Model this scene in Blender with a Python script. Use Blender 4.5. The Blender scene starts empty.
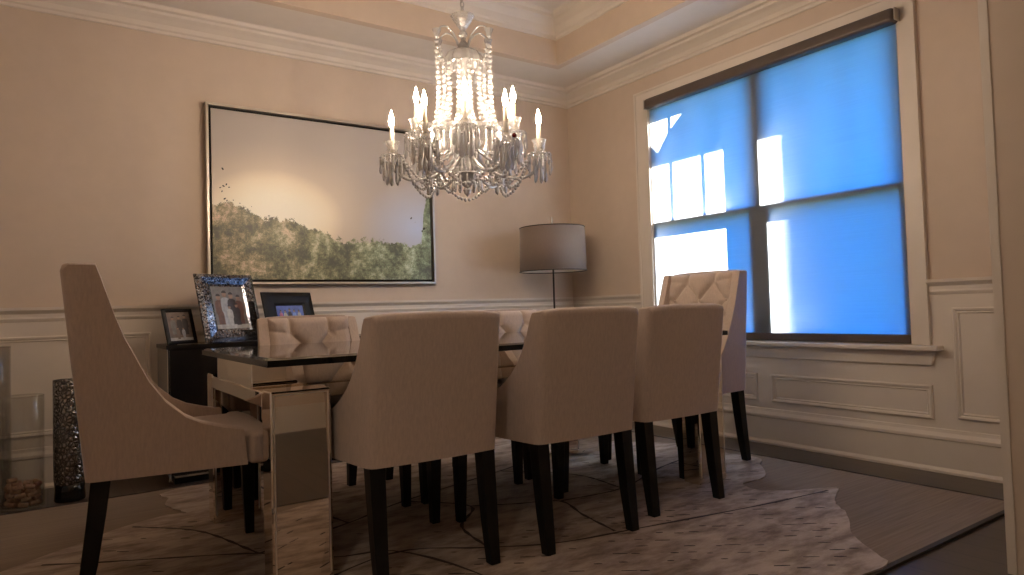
import bpy, bmesh, math, random
from mathutils import Vector, Matrix, Euler
PI = math.pi
rnd = random.Random(11)
SC = bpy.context.scene
COL = SC.collection

# ------------------------------------------------------------------ room numbers (metres; camera foot at the origin)
W, D = 3.774, 4.547            # window wall x, picture wall y
XL = -0.50                     # wall on the far side of the host chair
YF0, YF1 = 0.80, 0.93          # front partition with the wide opening
CEIL = 2.77
TRX0, TRX1, TRY0, TRY1, TRZ = 0.02, 3.265, 1.53, 4.04, 3.13
RAIL = 0.988
FOOT = 0.0165                  # top of the hide rug

# ------------------------------------------------------------------ helpers
def setp(o, label=None, cat=None, group=None, kind=None):
    if label: o['label'] = label
    if cat: o['category'] = cat
    if group: o['group'] = group
    if kind: o['kind'] = kind
    return o

def empty(name, loc, rz=0, label=None, cat=None, group=None):
    o = bpy.data.objects.new(name, None)
    o.empty_display_size = .1
    COL.objects.link(o)
    o.location = loc
    o.rotation_euler = (0, 0, rz)
    return setp(o, label, cat, group)

def mk(name, bm, mats, parent=None, smooth=False, loc=None, rot=None, bevel=0, seg=2, angle=35, recalc=True):
    if recalc:
        bmesh.ops.recalc_face_normals(bm, faces=bm.faces[:])
    me = bpy.data.meshes.new(name)
    bm.to_mesh(me); bm.free()
    if not isinstance(mats, (list, tuple)): mats = [mats]
    for m in mats: me.materials.append(m)
    if smooth:
        me.polygons.foreach_set('use_smooth', [True] * len(me.polygons))
    o = bpy.data.objects.new(name, me)
    COL.objects.link(o)
    if parent: o.parent = parent
    if loc is not None: o.location = loc
    if rot is not None: o.rotation_euler = rot
    if bevel:
        b = o.modifiers.new('bevel', 'BEVEL')
        b.width = bevel; b.segments = seg; b.limit_method = 'ANGLE'; b.angle_limit = math.radians(angle)
        b.use_clamp_overlap = True
        if smooth or seg > 1:
            me.polygons.foreach_set('use_smooth', [True] * len(me.polygons))
            w = o.modifiers.new('wn', 'WEIGHTED_NORMAL'); w.keep_sharp = True
    return o

def box(bm, lo, hi, mat=0, M=None):
    vs = []
    for z in (lo[2], hi[2]):
        for x, y in ((lo[0], lo[1]), (hi[0], lo[1]), (hi[0], hi[1]), (lo[0], hi[1])):
            v = Vector((x, y, z))
            vs.append(bm.verts.new(M @ v if M else v))
    for q in ((3, 2, 1, 0), (4, 5, 6, 7), (0, 1, 5, 4), (1, 2, 6, 5), (2, 3, 7, 6), (3, 0, 4, 7)):
        f = bm.faces.new([vs[i] for i in q]); f.material_index = mat
    return vs

def bxo(name, lo, hi, m, parent=None, bevel=0, seg=2):
    bm = bmesh.new(); box(bm, lo, hi)
    return mk(name, bm, m, parent, bevel=bevel, seg=seg)

def lathe(bm, prof, seg=24, c=(0, 0, 0), close=True, mat=0):
    rings = []
    for r, z in prof:
        if r < 1e-5:
            rings.append([bm.verts.new((c[0], c[1], c[2] + z))])
        else:
            rings.append([bm.verts.new((c[0] + r * math.cos(2 * PI * i / seg), c[1] + r * math.sin(2 * PI * i / seg), c[2] + z)) for i in range(seg)])
    for a, b in zip(rings, rings[1:]):
        for i in range(seg):
            j = (i + 1) % seg
            if len(a) == 1 and len(b) == 1: continue
            if len(a) == 1: f = bm.faces.new((a[0], b[j], b[i]))
            elif len(b) == 1: f = bm.faces.new((a[i], a[j], b[0]))
            else: f = bm.faces.new((a[i], a[j], b[j], b[i]))
            f.material_index = mat
    if close:
        for r in (rings[0], rings[-1]):
            if len(r) > 2:
                bm.faces.new(r).material_index = mat

def tube(bm, pts, rad, seg=8, mat=0, cap=True):
    pts = [Vector(p) for p in pts]
    n = len(pts)
    rings = []
    prev = None
    for i, p in enumerate(pts):
        t = (pts[min(i + 1, n - 1)] - pts[max(i - 1, 0)]).normalized()
        if prev is None:
            a = t.orthogonal().normalized()
        else:
            a = (prev - t * prev.dot(t)).normalized()
        prev = a
        b = t.cross(a)
        r = rad[i] if isinstance(rad, (list, tuple)) else rad
        rings.append([bm.verts.new(p + (a * math.cos(2 * PI * k / seg) + b * math.sin(2 * PI * k / seg)) * r) for k in range(seg)])
    for A, B in zip(rings, rings[1:]):
        for k in range(seg):
            j = (k + 1) % seg
            bm.faces.new((A[k], A[j], B[j], B[k])).material_index = mat
    if cap:
        bm.faces.new(rings[0][::-1]).material_index = mat
        bm.faces.new(rings[-1]).material_index = mat

def prism_poly(bm, poly, z0, z1, mat=0):
    lo = [bm.verts.new((x, y, z0)) for x, y in poly]
    hi = [bm.verts.new((x, y, z1)) for x, y in poly]
    n = len(poly)
    bm.faces.new(lo[::-1]).material_index = mat
    bm.faces.new(hi).material_index = mat
    for i in range(n):
        j = (i + 1) % n
        bm.faces.new((lo[i], lo[j], hi[j], hi[i])).material_index = mat

def smoothcurve(pts, n=40):
    """Catmull-Rom through 2D/3D points."""
    P = [Vector(p) for p in pts]
    P = [P[0] * 2 - P[1]] + P + [P[-1] * 2 - P[-2]]
    out = []
    m = len(P) - 3
    for k in range(n + 1):
        t = k / n * m
        i = min(int(t), m - 1); u = t - i
        a, b, c, d = P[i:i + 4]
        out.append(.5 * ((2 * b) + (c - a) * u + (2 * a - 5 * b + 4 * c - d) * u * u + (3 * b - a - 3 * c + d) * u ** 3))
    return out

def interp(x, tab):
    if x <= tab[0][0]: return tab[0][1]
    for (a, fa), (b, fb) in zip(tab, tab[1:]):
        if x <= b: return fa + (fb - fa) * (x - a) / (b - a)
    return tab[-1][1]

# ------------------------------------------------------------------ materials
def nmat(name):
    m = bpy.data.materials.new(name); m.use_nodes = True
    nt = m.node_tree
    return m, nt, nt.nodes['Principled BSDF']

def N(nt, typ, **kw):
    n = nt.nodes.new(typ)
    for k, v in kw.items():
        if k in n.inputs.keys(): n.inputs[k].default_value = v
        else: setattr(n, k, v)
    return n

def ramp(nt, fac, stops, interp_mode='LINEAR'):  # colour ramp
    n = nt.nodes.new('ShaderNodeValToRGB')
    cr = n.color_ramp; cr.interpolation = interp_mode
    while len(cr.elements) < len(stops): cr.elements.new(.5)
    for e, (p, c) in zip(cr.elements, stops):
        e.position = p; e.color = (c[0], c[1], c[2], 1) if not isinstance(c, float) else (c, c, c, 1)
    nt.links.new(fac, n.inputs['Fac'])
    return n.outputs['Color']

def mat(name, col, rough=.5, metal=0, var=.06, scale=12, bump=0, bscale=200, spec=.5, coat=0):
    """plain surface with a little procedural variation"""
    m, nt, b = nmat(name)
    tc = N(nt, 'ShaderNodeTexCoord')
    nz = N(nt, 'ShaderNodeTexNoise', Scale=scale, Detail=4.0)
    nt.links.new(tc.outputs['Object'], nz.inputs['Vector'])
    lo = tuple(c * (1 - var) for c in col); hi = tuple(min(1, c * (1 + var)) for c in col)
    nt.links.new(ramp(nt, nz.outputs['Fac'], [(.3, lo), (.7, hi)]), b.inputs['Base Color'])
    b.inputs['Roughness'].default_value = rough
    b.inputs['Metallic'].default_value = metal
    b.inputs['Specular IOR Level'].default_value = spec
    b.inputs['Coat Weight'].default_value = coat
    if bump:
        n2 = N(nt, 'ShaderNodeTexNoise', Scale=bscale, Detail=3.0)
        nt.links.new(tc.outputs['Object'], n2.inputs['Vector'])
        bp = N(nt, 'ShaderNodeBump', Strength=bump, Distance=.002)
        nt.links.new(n2.outputs['Fac'], bp.inputs['Height'])
        nt.links.new(bp.outputs['Normal'], b.inputs['Normal'])
    return m

M = {}
M['wall'] = mat('wall_paint_beige', (.60, .495, .40), .7, var=.02, bump=.15, bscale=300)
M['trim'] = mat('trim_paint_white', (.70, .635, .56), .45, var=.015)
M['ceiling'] = mat('ceiling_paint', (.70, .64, .57), .8, var=.02)
M['tray_side'] = mat('tray_paint_beige', (.62, .50, .39), .7, var=.02)
M['black_wood'] = mat('black_stained_wood', (.006, .005, .0045), .38, var=.3, scale=30, spec=.3)
M['mirror'] = mat('mirrored_glass', (.80, .73, .64), .025, 1, var=.01)
M['mirror_edge'] = mat('mirror_bevel', (.88, .84, .78), .32, 1, var=.02)
M['black_glass'] = mat('black_glass', (.004, .004, .004), .12, var=.1, spec=.25)
M['top_glass'] = mat('smoked_glass_top', (.16, .145, .13), .04, .85, var=.03)
M['cabinet'] = mat('black_lacquer', (.010, .009, .010), .22, var=.2)
M['cabinet_side'] = mat('grey_lacquer', (.24, .22, .20), .35, var=.1)
M['chrome'] = mat('polished_chrome', (.75, .74, .72), .12, 1, var=.03)
M['silver_frame'] = mat('champagne_silver_frame', (.62, .57, .50), .35, .9, var=.06)
M['black_frame'] = mat('black_picture_frame', (.006, .0055, .006), .4, var=.2, spec=.2)
M['dark_metal'] = mat('dark_bronze_metal', (.035, .028, .024), .4, .8, var=.15)
M['steel'] = mat('brushed_nickel', (.55, .52, .48), .3, 1, var=.05)
M['candle'] = mat('candle_sleeve_cream', (.85, .74, .55), .5, var=.03)
M['vinyl'] = mat('window_vinyl', (.62, .60, .57), .4, var=.02)
M['bronze_shade'] = mat('bronze_shade_metal', (.10, .078, .066), .45, .3, var=.05)
M['drawn_white'] = mat('cream_card', (.75, .72, .66), .6, var=.03)
M['red_glass'] = mat('dark_red_crystal', (.12, .006, .008), .08, var=.1)

def fabric(name, col, ws=900, var=.10):
    m, nt, b = nmat(name)
    tc = N(nt, 'ShaderNodeTexCoord')
    mp = N(nt, 'ShaderNodeMapping'); mp.inputs['Scale'].default_value = (1, 1, .22)
    nt.links.new(tc.outputs['Object'], mp.inputs['Vector'])
    nz = N(nt, 'ShaderNodeTexNoise', Scale=140.0, Detail=5.0, Roughness=.7)
    nt.links.new(mp.outputs['Vector'], nz.inputs['Vector'])
    lo = tuple(c * (1 - var) for c in col); hi = tuple(min(1, c * (1 + var)) for c in col)
    nt.links.new(ramp(nt, nz.outputs['Fac'], [(.3, lo), (.7, hi)]), b.inputs['Base Color'])
    b.inputs['Roughness'].default_value = .85
    b.inputs['Specular IOR Level'].default_value = .2
    b.inputs['Sheen Weight'].default_value = .25
    b.inputs['Sheen Roughness'].default_value = .5
    bp = N(nt, 'ShaderNodeBump', Strength=.25, Distance=.0015)
    nt.links.new(nz.outputs['Fac'], bp.inputs['Height'])
    nt.links.new(bp.outputs['Normal'], b.inputs['Normal'])
    return m
M['linen'] = fabric('beige_linen', (.54, .435, .365))
M['lampshade'] = fabric('taupe_shade_fabric', (.20, .152, .125), var=.06)
M['shade_inner'] = mat('lampshade_lining', (.75, .70, .62), .7, var=.02)

def wood_floor():
    m, nt, b = nmat('dark_hardwood')
    tc = N(nt, 'ShaderNodeTexCoord')
    mp = N(nt, 'ShaderNodeMapping'); mp.inputs['Rotation'].default_value = (0, 0, PI / 2)
    nt.links.new(tc.outputs['Object'], mp.inputs['Vector'])
    br = N(nt, 'ShaderNodeTexBrick', Scale=1.0)
    br.inputs['Color1'].default_value = (.050, .034, .026, 1); br.inputs['Color2'].default_value = (.082, .057, .043, 1)
    br.inputs['Mortar'].default_value = (.012, .009, .007, 1)
    br.inputs['Mortar Size'].default_value = .003; br.inputs['Brick Width'].default_value = 1.3; br.inputs['Row Height'].default_value = .125
    nt.links.new(mp.outputs['Vector'], br.inputs['Vector'])
    m2 = N(nt, 'ShaderNodeMapping'); m2.inputs['Scale'].default_value = (30, 2.2, 1)
    nt.links.new(tc.outputs['Object'], m2.inputs['Vector'])
    nz = N(nt, 'ShaderNodeTexNoise', Scale=1.6, Detail=6.0, Roughness=.65)
    nt.links.new(m2.outputs['Vector'], nz.inputs['Vector'])
    mx = N(nt, 'ShaderNodeMixRGB', blend_type='MULTIPLY', Fac=.8)
    nt.links.new(br.outputs['Color'], mx.inputs['Color1'])
    nt.links.new(ramp(nt, nz.outputs['Fac'], [(.25, .55), (.75, 1.25 if False else 1.0)]), mx.inputs['Color2'])
    nt.links.new(mx.outputs['Color'], b.inputs['Base Color'])
    b.inputs['Roughness'].default_value = .3
    return m
M['floor'] = wood_floor()

def taupe_rug():
    m, nt, b = nmat('taupe_flatweave')
    tc = N(nt, 'ShaderNodeTexCoord')
    mp = N(nt, 'ShaderNodeMapping'); mp.inputs['Scale'].default_value = (1.5, 45, 1); mp.inputs['Rotation'].default_value = (0, 0, .1)
    nt.links.new(tc.outputs['Object'], mp.inputs['Vector'])
    nz = N(nt, 'ShaderNodeTexNoise', Scale=2.0, Detail=5.0)
    nt.links.new(mp.outputs['Vector'], nz.inputs['Vector'])
    nt.links.new(ramp(nt, nz.outputs['Fac'], [(.3, (.205, .155, .118)), (.7, (.275, .215, .165))]), b.inputs['Base Color'])
    b.inputs['Roughness'].default_value = .9
    b.inputs['Specular IOR Level'].default_value = .15
    n2 = N(nt, 'ShaderNodeTexNoise', Scale=400.0)
    nt.links.new(tc.outputs['Object'], n2.inputs['Vector'])
    bp = N(nt, 'ShaderNodeBump', Strength=.3, Distance=.002)
    nt.links.new(n2.outputs['Fac'], bp.inputs['Height']); nt.links.new(bp.outputs['Normal'], b.inputs['Normal'])
    return m
M['taupe_rug'] = taupe_rug()
M['rug_binding'] = mat('dark_rug_binding', (.035, .026, .021), .8, var=.2)

def hide_rug():
    m, nt, b = nmat('patchwork_hide')
    tc = N(nt, 'ShaderNodeTexCoord')
    mp = N(nt, 'ShaderNodeMapping'); mp.inputs['Rotation'].default_value = (0, 0, .6); mp.inputs['Scale'].default_value = (1, 2.6, 1)
    nt.links.new(tc.outputs['Object'], mp.inputs['Vector'])
    n1 = N(nt, 'ShaderNodeTexNoise', Scale=5.0, Detail=7.0, Roughness=.68)
    nt.links.new(mp.outputs['Vector'], n1.inputs['Vector'])
    vor = N(nt, 'ShaderNodeTexVoronoi', Scale=1.9)
    nt.links.new(tc.outputs['Object'], vor.inputs['Vector'])
    base = ramp(nt, n1.outputs['Fac'], [(.34, (.25, .19, .15)), (.46, (.40, .315, .255)), (.56, (.54, .435, .355)), (.72, (.64, .53, .445))])
    sep = N(nt, 'ShaderNodeSeparateColor')
    nt.links.new(vor.outputs['Color'], sep.inputs['Color'])
    patch = ramp(nt, sep.outputs['Red'], [(0, .80), (1, 1.0)])
    mx = N(nt, 'ShaderNodeMixRGB', blend_type='MULTIPLY', Fac=1.0)
    nt.links.new(base, mx.inputs['Color1']); nt.links.new(patch, mx.inputs['Color2'])
    nt.links.new(mx.outputs['Color'], b.inputs['Base Color'])
    b.inputs['Roughness'].default_value = .75
    b.inputs['Specular IOR Level'].default_value = .2
    bp = N(nt, 'ShaderNodeBump', Strength=.35, Distance=.004)
    nt.links.new(n1.outputs['Fac'], bp.inputs['Height']); nt.links.new(bp.outputs['Normal'], b.inputs['Normal'])
    return m
M['hide'] = hide_rug()
M['seam'] = mat('hide_seam', (.045, .030, .026), .8, var=.3, scale=60)

def crystal():
    m = bpy.data.materials.new('cut_crystal'); m.use_nodes = True
    nt = m.node_tree; nt.nodes.clear()
    out = N(nt, 'ShaderNodeOutputMaterial')
    tr = N(nt, 'ShaderNodeBsdfTransparent'); tr.inputs['Color'].default_value = (1, 1, 1, 1)
    gl = N(nt, 'ShaderNodeBsdfGlossy', Roughness=.24); gl.inputs['Color'].default_value = (.95, .94, .93, 1)
    df = N(nt, 'ShaderNodeBsdfDiffuse'); df.inputs['Color'].default_value = (.93, .92, .91, 1)
    tl = N(nt, 'ShaderNodeBsdfTranslucent'); tl.inputs['Color'].default_value = (.95, .94, .93, 1)
    a = N(nt, 'ShaderNodeMixShader', Fac=.55)
    nt.links.new(df.outputs[0], a.inputs[1]); nt.links.new(tl.outputs[0], a.inputs[2])
    fr = N(nt, 'ShaderNodeFresnel', IOR=1.55)
    g = N(nt, 'ShaderNodeMixShader')
    mth = N(nt, 'ShaderNodeMath', operation='MULTIPLY_ADD'); mth.inputs[1].default_value = .8; mth.inputs[2].default_value = .26
    nt.links.new(fr.outputs[0], mth.inputs[0])
    b2 = N(nt, 'ShaderNodeMixShader', Fac=.70)
    nt.links.new(tr.outputs[0], b2.inputs[1]); nt.links.new(a.outputs[0], b2.inputs[2])
    nt.links.new(mth.outputs[0], g.inputs[0])
    nt.links.new(b2.outputs[0], g.inputs[1]); nt.links.new(gl.outputs[0], g.inputs[2])
    nt.links.new(g.outputs[0], out.inputs['Surface'])
    return m
def variant(src, name, mixfac):
    m = src.copy(); m.name = name
    for n in m.node_tree.nodes:
        if n.type == 'MIX_SHADER' and abs(n.inputs[0].default_value - .70) < 1e-4: n.inputs[0].default_value = mixfac
        if n.type == 'MATH': n.inputs[2].default_value = .10
    return m
M['crystal'] = crystal()
M['clear_crystal'] = variant(M['crystal'], 'clear_crystal', .20)

def thin_glass(name, tint=(.96, .97, .96), gloss=.08, rough=.01, spec=(.9, .9, .9)):
    m = bpy.data.materials.new(name); m.use_nodes = True
    nt = m.node_tree; nt.nodes.clear()
    out = N(nt, 'ShaderNodeOutputMaterial')
    tr = N(nt, 'ShaderNodeBsdfTransparent'); tr.inputs['Color'].default_value = (*tint, 1)
    gl = N(nt, 'ShaderNodeBsdfGlossy', Roughness=rough); gl.inputs['Color'].default_value = (*spec, 1)
    lw = N(nt, 'ShaderNodeLayerWeight', Blend=.5)
    pw = N(nt, 'ShaderNodeMath', operation='POWER'); pw.inputs[1].default_value = 4.0
    nt.links.new(lw.outputs['Facing'], pw.inputs[0])
    mth = N(nt, 'ShaderNodeMath', operation='MULTIPLY_ADD'); mth.inputs[1].default_value = .55; mth.inputs[2].default_value = gloss * .3
    nt.links.new(pw.outputs[0], mth.inputs[0])
    mx = N(nt, 'ShaderNodeMixShader')
    nt.links.new(mth.outputs[0], mx.inputs[0]); nt.links.new(tr.outputs[0], mx.inputs[1]); nt.links.new(gl.outputs[0], mx.inputs[2])
    nt.links.new(mx.outputs[0], out.inputs['Surface'])
    return m
M['pane'] = thin_glass('window_glass')
M['vase_glass'] = thin_glass('clear_vase_glass', (.93, .93, .92), .12)
M['grey_glass'] = thin_glass('grey_vase_glass', (.84, .83, .82), .15)
M['screen'] = thin_glass('insect_screen', (.80, .82, .84), 0, .5, (.1, .1, .1))

def shade_cloth():
    m = bpy.data.materials.new('solar_shade_cloth'); m.use_nodes = True
    nt = m.node_tree; nt.nodes.clear()
    out = N(nt, 'ShaderNodeOutputMaterial')
    tc = N(nt, 'ShaderNodeTexCoord')
    mp = N(nt, 'ShaderNodeMapping'); mp.inputs['Scale'].default_value = (1, .6, 60)
    nt.links.new(tc.outputs['Object'], mp.inputs['Vector'])
    nz = N(nt, 'ShaderNodeTexNoise', Scale=4.0, Detail=3.0)
    nt.links.new(mp.outputs['Vector'], nz.inputs['Vector'])
    c = ramp(nt, nz.outputs['Fac'], [(.3, (.76, .78, .80)), (.7, (.82, .84, .86))])
    tl = N(nt, 'ShaderNodeBsdfTranslucent'); nt.links.new(c, tl.inputs['Color'])
    df = N(nt, 'ShaderNodeBsdfDiffuse'); df.inputs['Color'].default_value = (.12, .12, .13, 1)
    a = N(nt, 'ShaderNodeMixShader', Fac=.22)
    nt.links.new(tl.outputs[0], a.inputs[1]); nt.links.new(df.outputs[0], a.inputs[2])
    tr = N(nt, 'ShaderNodeBsdfTransparent')
    b = N(nt, 'ShaderNodeMixShader', Fac=.0)
    nt.links.new(a.outputs[0], b.inputs[1]); nt.links.new(tr.outputs[0], b.inputs[2])
    nt.links.new(b.outputs[0], out.inputs['Surface'])
    return m
M['shade_cloth'] = shade_cloth()

def emit(name, col, s):
    m = bpy.data.materials.new(name); m.use_nodes = True
    nt = m.node_tree; nt.nodes.clear()
    out = N(nt, 'ShaderNodeOutputMaterial'); e = N(nt, 'ShaderNodeEmission', Strength=s)
    e.inputs['Color'].default_value = (*col, 1)
    nt.links.new(e.outputs[0], out.inputs['Surface'])
    return m
BULB = 330.0
M['bulb'] = emit('lit_flame_bulb', (1.0, .775, .575), BULB)
M['hall_fill'] = emit('hall_fill_glow', (1.0, .86, .70), 54.0)  # glow of the added hall fill globe

def mosaic():
    m, nt, b = nmat('mirror_mosaic')
    tc = N(nt, 'ShaderNodeTexCoord')
    v = N(nt, 'ShaderNodeTexVoronoi', Scale=120.0)
    nt.links.new(tc.outputs['Object'], v.inputs['Vector'])
    s = N(nt, 'ShaderNodeSeparateColor'); nt.links.new(v.outputs['Color'], s.inputs['Color'])
    nt.links.new(ramp(nt, s.outputs['Red'], [(0, (.04, .04, .05)), (.3, (.16, .18, .23)), (.55, (.30, .31, .34)), (.8, (.22, .17, .14)), (.93, (.6, .62, .68))], 'CONSTANT'), b.inputs['Base Color'])
    b.inputs['Metallic'].default_value = .9; b.inputs['Roughness'].default_value = .12
    bp = N(nt, 'ShaderNodeBump', Strength=1.0, Distance=.006)
    nt.links.new(s.outputs['Green'], bp.inputs['Height']); nt.links.new(bp.outputs['Normal'], b.inputs['Normal'])
    return m
M['mosaic'] = mosaic()

def hammered():
    m, nt, b = nmat('honeycomb_mercury_glass')
    tc = N(nt, 'ShaderNodeTexCoord')
    mp = N(nt, 'ShaderNodeMapping'); mp.inputs['Scale'].default_value = (1, 1, .75)
    nt.links.new(tc.outputs['Object'], mp.inputs['Vector'])
    v = N(nt, 'ShaderNodeTexVoronoi', Scale=62.0, feature='DISTANCE_TO_EDGE')
    nt.links.new(mp.outputs['Vector'], v.inputs['Vector'])
    nt.links.new(ramp(nt, v.outputs['Distance'], [(0, (.06, .055, .05)), (.08, (.13, .12, .11)), (.3, (.34, .31, .29))]), b.inputs['Base Color'])
    b.inputs['Metallic'].default_value = .85; b.inputs['Roughness'].default_value = .22
    bp = N(nt, 'ShaderNodeBump', Strength=1.0, Distance=.008)
    nt.links.new(v.outputs['Distance'], bp.inputs['Height']); nt.links.new(bp.outputs['Normal'], b.inputs['Normal'])
    return m
M['hammered'] = hammered()
M['vase_base'] = mat('black_vase_base', (.02, .018, .017), .15, .5, var=.2)

def cork_mat():
    m, nt, b = nmat('stained_cork')
    tc = N(nt, 'ShaderNodeTexCoord'); oi = N(nt, 'ShaderNodeObjectInfo')
    nz = N(nt, 'ShaderNodeTexNoise', Scale=60.0, Detail=4.0)
    nt.links.new(tc.outputs['Object'], nz.inputs['Vector'])
    mx = N(nt, 'ShaderNodeMixRGB', blend_type='MULTIPLY', Fac=.6)
    nt.links.new(ramp(nt, oi.outputs['Random'], [(0, (.52, .30, .20)), (.5, (.60, .40, .27)), (.8, (.45, .20, .17)), (1, (.66, .48, .34))]), mx.inputs['Color1'])
    nt.links.new(ramp(nt, nz.outputs['Fac'], [(.35, .5), (.6, 1.0)]), mx.inputs['Color2'])
    nt.links.new(mx.outputs['Color'], b.inputs['Base Color'])
    b.inputs['Roughness'].default_value = .8
    return m
M['cork'] = cork_mat()

# ------------------------------------------------------------------ structure: sweeps round a rectangle
def rect_pt(x0, y0, x1, y1, o, k):
    return [(x0 + o, y0 + o), (x1 - o, y0 + o), (x1 - o, y1 - o), (x0 + o, y1 - o)][k % 4]

def side_sweep(bm, rect, prof, side, a=None, b=None):
    """profile of (offset into the room, z) along one side of a rectangle; side 0 front,1 right,2 back,3 left; a,b cut the run square"""
    rows = []
    for o, z in prof:
        p, q = rect_pt(*rect, o, side), rect_pt(*rect, o, side + 1)
        p = list(p); q = list(q)
        ax = 0 if side in (0, 2) else 1
        lo, hi = (p, q) if p[ax] < q[ax] else (q, p)
        if a is not None: lo[ax] = a
        if b is not None: hi[ax] = b
        rows.append((bm.verts.new((*p, z)), bm.verts.new((*q, z))))
    n = len(rows)
    for i in range(n):
        r, s = rows[i], rows[(i + 1) % n]
        bm.faces.new((r[0], r[1], s[1], s[0]))
    bm.faces.new([r[0] for r in rows]); bm.faces.new([r[1] for r in rows][::-1])

ROOM = (XL, YF1, W, D)
SIDES = {'front': 0, 'right': 1, 'back': 2, 'left': 3}
BASE_P = [(0, 0), (.028, 0), (.028, .012), (.018, .028), (.018, .165), (.026, .172), (.026, .186), (.014, .205), (.010, .222), (0, .226)]
RAIL_P = [(0, .905), (.008, .912), (.014, .925), (.011, .935), (.011, .952), (.022, .962), (.034, .972), (.036, RAIL), (0, RAIL)]
CROWN_P = [(0, 2.638), (.012, 2.640), (.014, 2.656), (.026, 2.664), (.030, 2.690), (.058, 2.712), (.085, 2.728), (.090, 2.742), (.112, 2.748), (.118, 2.764), (.122, CEIL), (0, CEIL)]
UCROWN_P = [(0, 2.965), (.012, 2.970), (.016, 2.99), (.03, 3.0), (.05, 3.04), (.085, 3.075), (.10, 3.085), (.105, 3.11), (.12, TRZ), (0, TRZ)]

def S(name, bm, m, parent=None, **kw):
    o = mk(name, bm, m, parent, **kw)
    o['kind'] = 'structure'
    return o

# walls
bm = bmesh.new(); box(bm, (XL - .15, D, 0), (W + .15, D + .15, 3.3)); S('wall_back', bm, M['wall'])
WY0, WY1, WZ0, WZ1 = 1.757, 3.585, .650, 2.432       # window opening
bm = bmesh.new()
box(bm, (W, -1.2, 0), (W + .15, WY0, 3.3)); box(bm, (W, WY1, 0), (W + .15, D, 3.3))
box(bm, (W, WY0, 0), (W + .15, WY1, WZ0)); box(bm, (W, WY0, WZ1), (W + .15, WY1, 3.3))
S('wall_right', bm, M['wall'])
bm = bmesh.new(); box(bm, (XL - .15, YF1, 0), (XL, D, 3.3)); S('wall_left', bm, M['wall'])
JX = 2.552
bm = bmesh.new()
box(bm, (XL - .15, YF0, 0), (-.30, YF1, 3.3)); box(bm, (JX, YF0, 0), (W, YF1, 3.3)); box(bm, (-.30, YF0, 2.42), (JX, YF1, 3.3))
S('wall_front', bm, M['wall'])
bm = bmesh.new(); box(bm, (JX - .003, YF1 - .022, 0), (JX + .03, YF1 + .004, 2.42)); S('trim_20', bm, M['trim'])
# floor and ceilings
bm = bmesh.new(); box(bm, (-3.2, -1.2, -.1), (W, D, 0)); S('floor', bm, M['floor'])
bm = bmesh.new()
t_ = .06
box(bm, (XL, YF1, CEIL), (TRX0 - t_, D, CEIL + .08)); box(bm, (TRX1 + t_, YF1, CEIL), (W, D, CEIL + .08))
box(bm, (TRX0 - t_, YF1, CEIL), (TRX1 + t_, TRY0 - t_, CEIL + .08)); box(bm, (TRX0 - t_, TRY1 + t_, CEIL), (TRX1 + t_, D, CEIL + .08))
S('ceiling', bm, M['ceiling'])
bm = bmesh.new()
for lo, hi in (((TRX0 - .06, TRY0 - .06), (TRX0, TRY1 + .06)), ((TRX1, TRY0 - .06), (TRX1 + .06, TRY1 + .06)), ((TRX0, TRY0 - .06), (TRX1, TRY0)), ((TRX0, TRY1), (TRX1, TRY1 + .06))):
    box(bm, (*lo, CEIL), (*hi, TRZ))
S('ceiling_tray_side', bm, M['tray_side'])
bm = bmesh.new(); box(bm, (XL - .15, YF1, TRZ), (W + .15, D + .15, TRZ + .1)); S('ceiling_tray', bm, M['ceiling'])
bm = bmesh.new()
for s in range(4): side_sweep(bm, (TRX0, TRY0, TRX1, TRY1), UCROWN_P, s)
S('trim_1', bm, M['trim'])
bm = bmesh.new()
for s in range(4): side_sweep(bm, ROOM, CROWN_P, s)
S('trim_2', bm, M['trim'])
for nm in ('back', 'right', 'left'):
    bm = bmesh.new(); side_sweep(bm, ROOM, BASE_P, SIDES[nm]); S('baseboard_' + nm, bm, M['trim'])
# chair rails (window wall rail stops at the casing)
bm = bmesh.new(); side_sweep(bm, ROOM, RAIL_P, 2); S('trim_3', bm, M['trim'])
bm = bmesh.new(); side_sweep(bm, ROOM, RAIL_P, 3); S('trim_4', bm, M['trim'])
CY0, CY1 = 1.672, 3.712
bm = bmesh.new(); side_sweep(bm, ROOM, RAIL_P, 1, a=CY1); side_sweep(bm, ROOM, RAIL_P, 1, b=CY0); S('trim_5', bm, M['trim'])
# painted wainscot skins below the rail
bm = bmesh.new(); box(bm, (XL, D - .004, .18), (W, D, .93)); S('wall_back_wainscot', bm, M['trim'])
bm = bmesh.new()
box(bm, (W - .004, CY1 - .02, .18), (W, D - .004, .93)); box(bm, (W - .004, YF1, .18), (W, CY0 + .02, .93)); box(bm, (W - .004, CY0 + .02, .18), (W, CY1 - .02, .62))
S('wall_right_wainscot', bm, M['trim'])
bm = bmesh.new(); box(bm, (XL, YF1, .18), (XL + .004, D - .004, .93)); S('wall_left_wainscot', bm, M['trim'])

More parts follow.
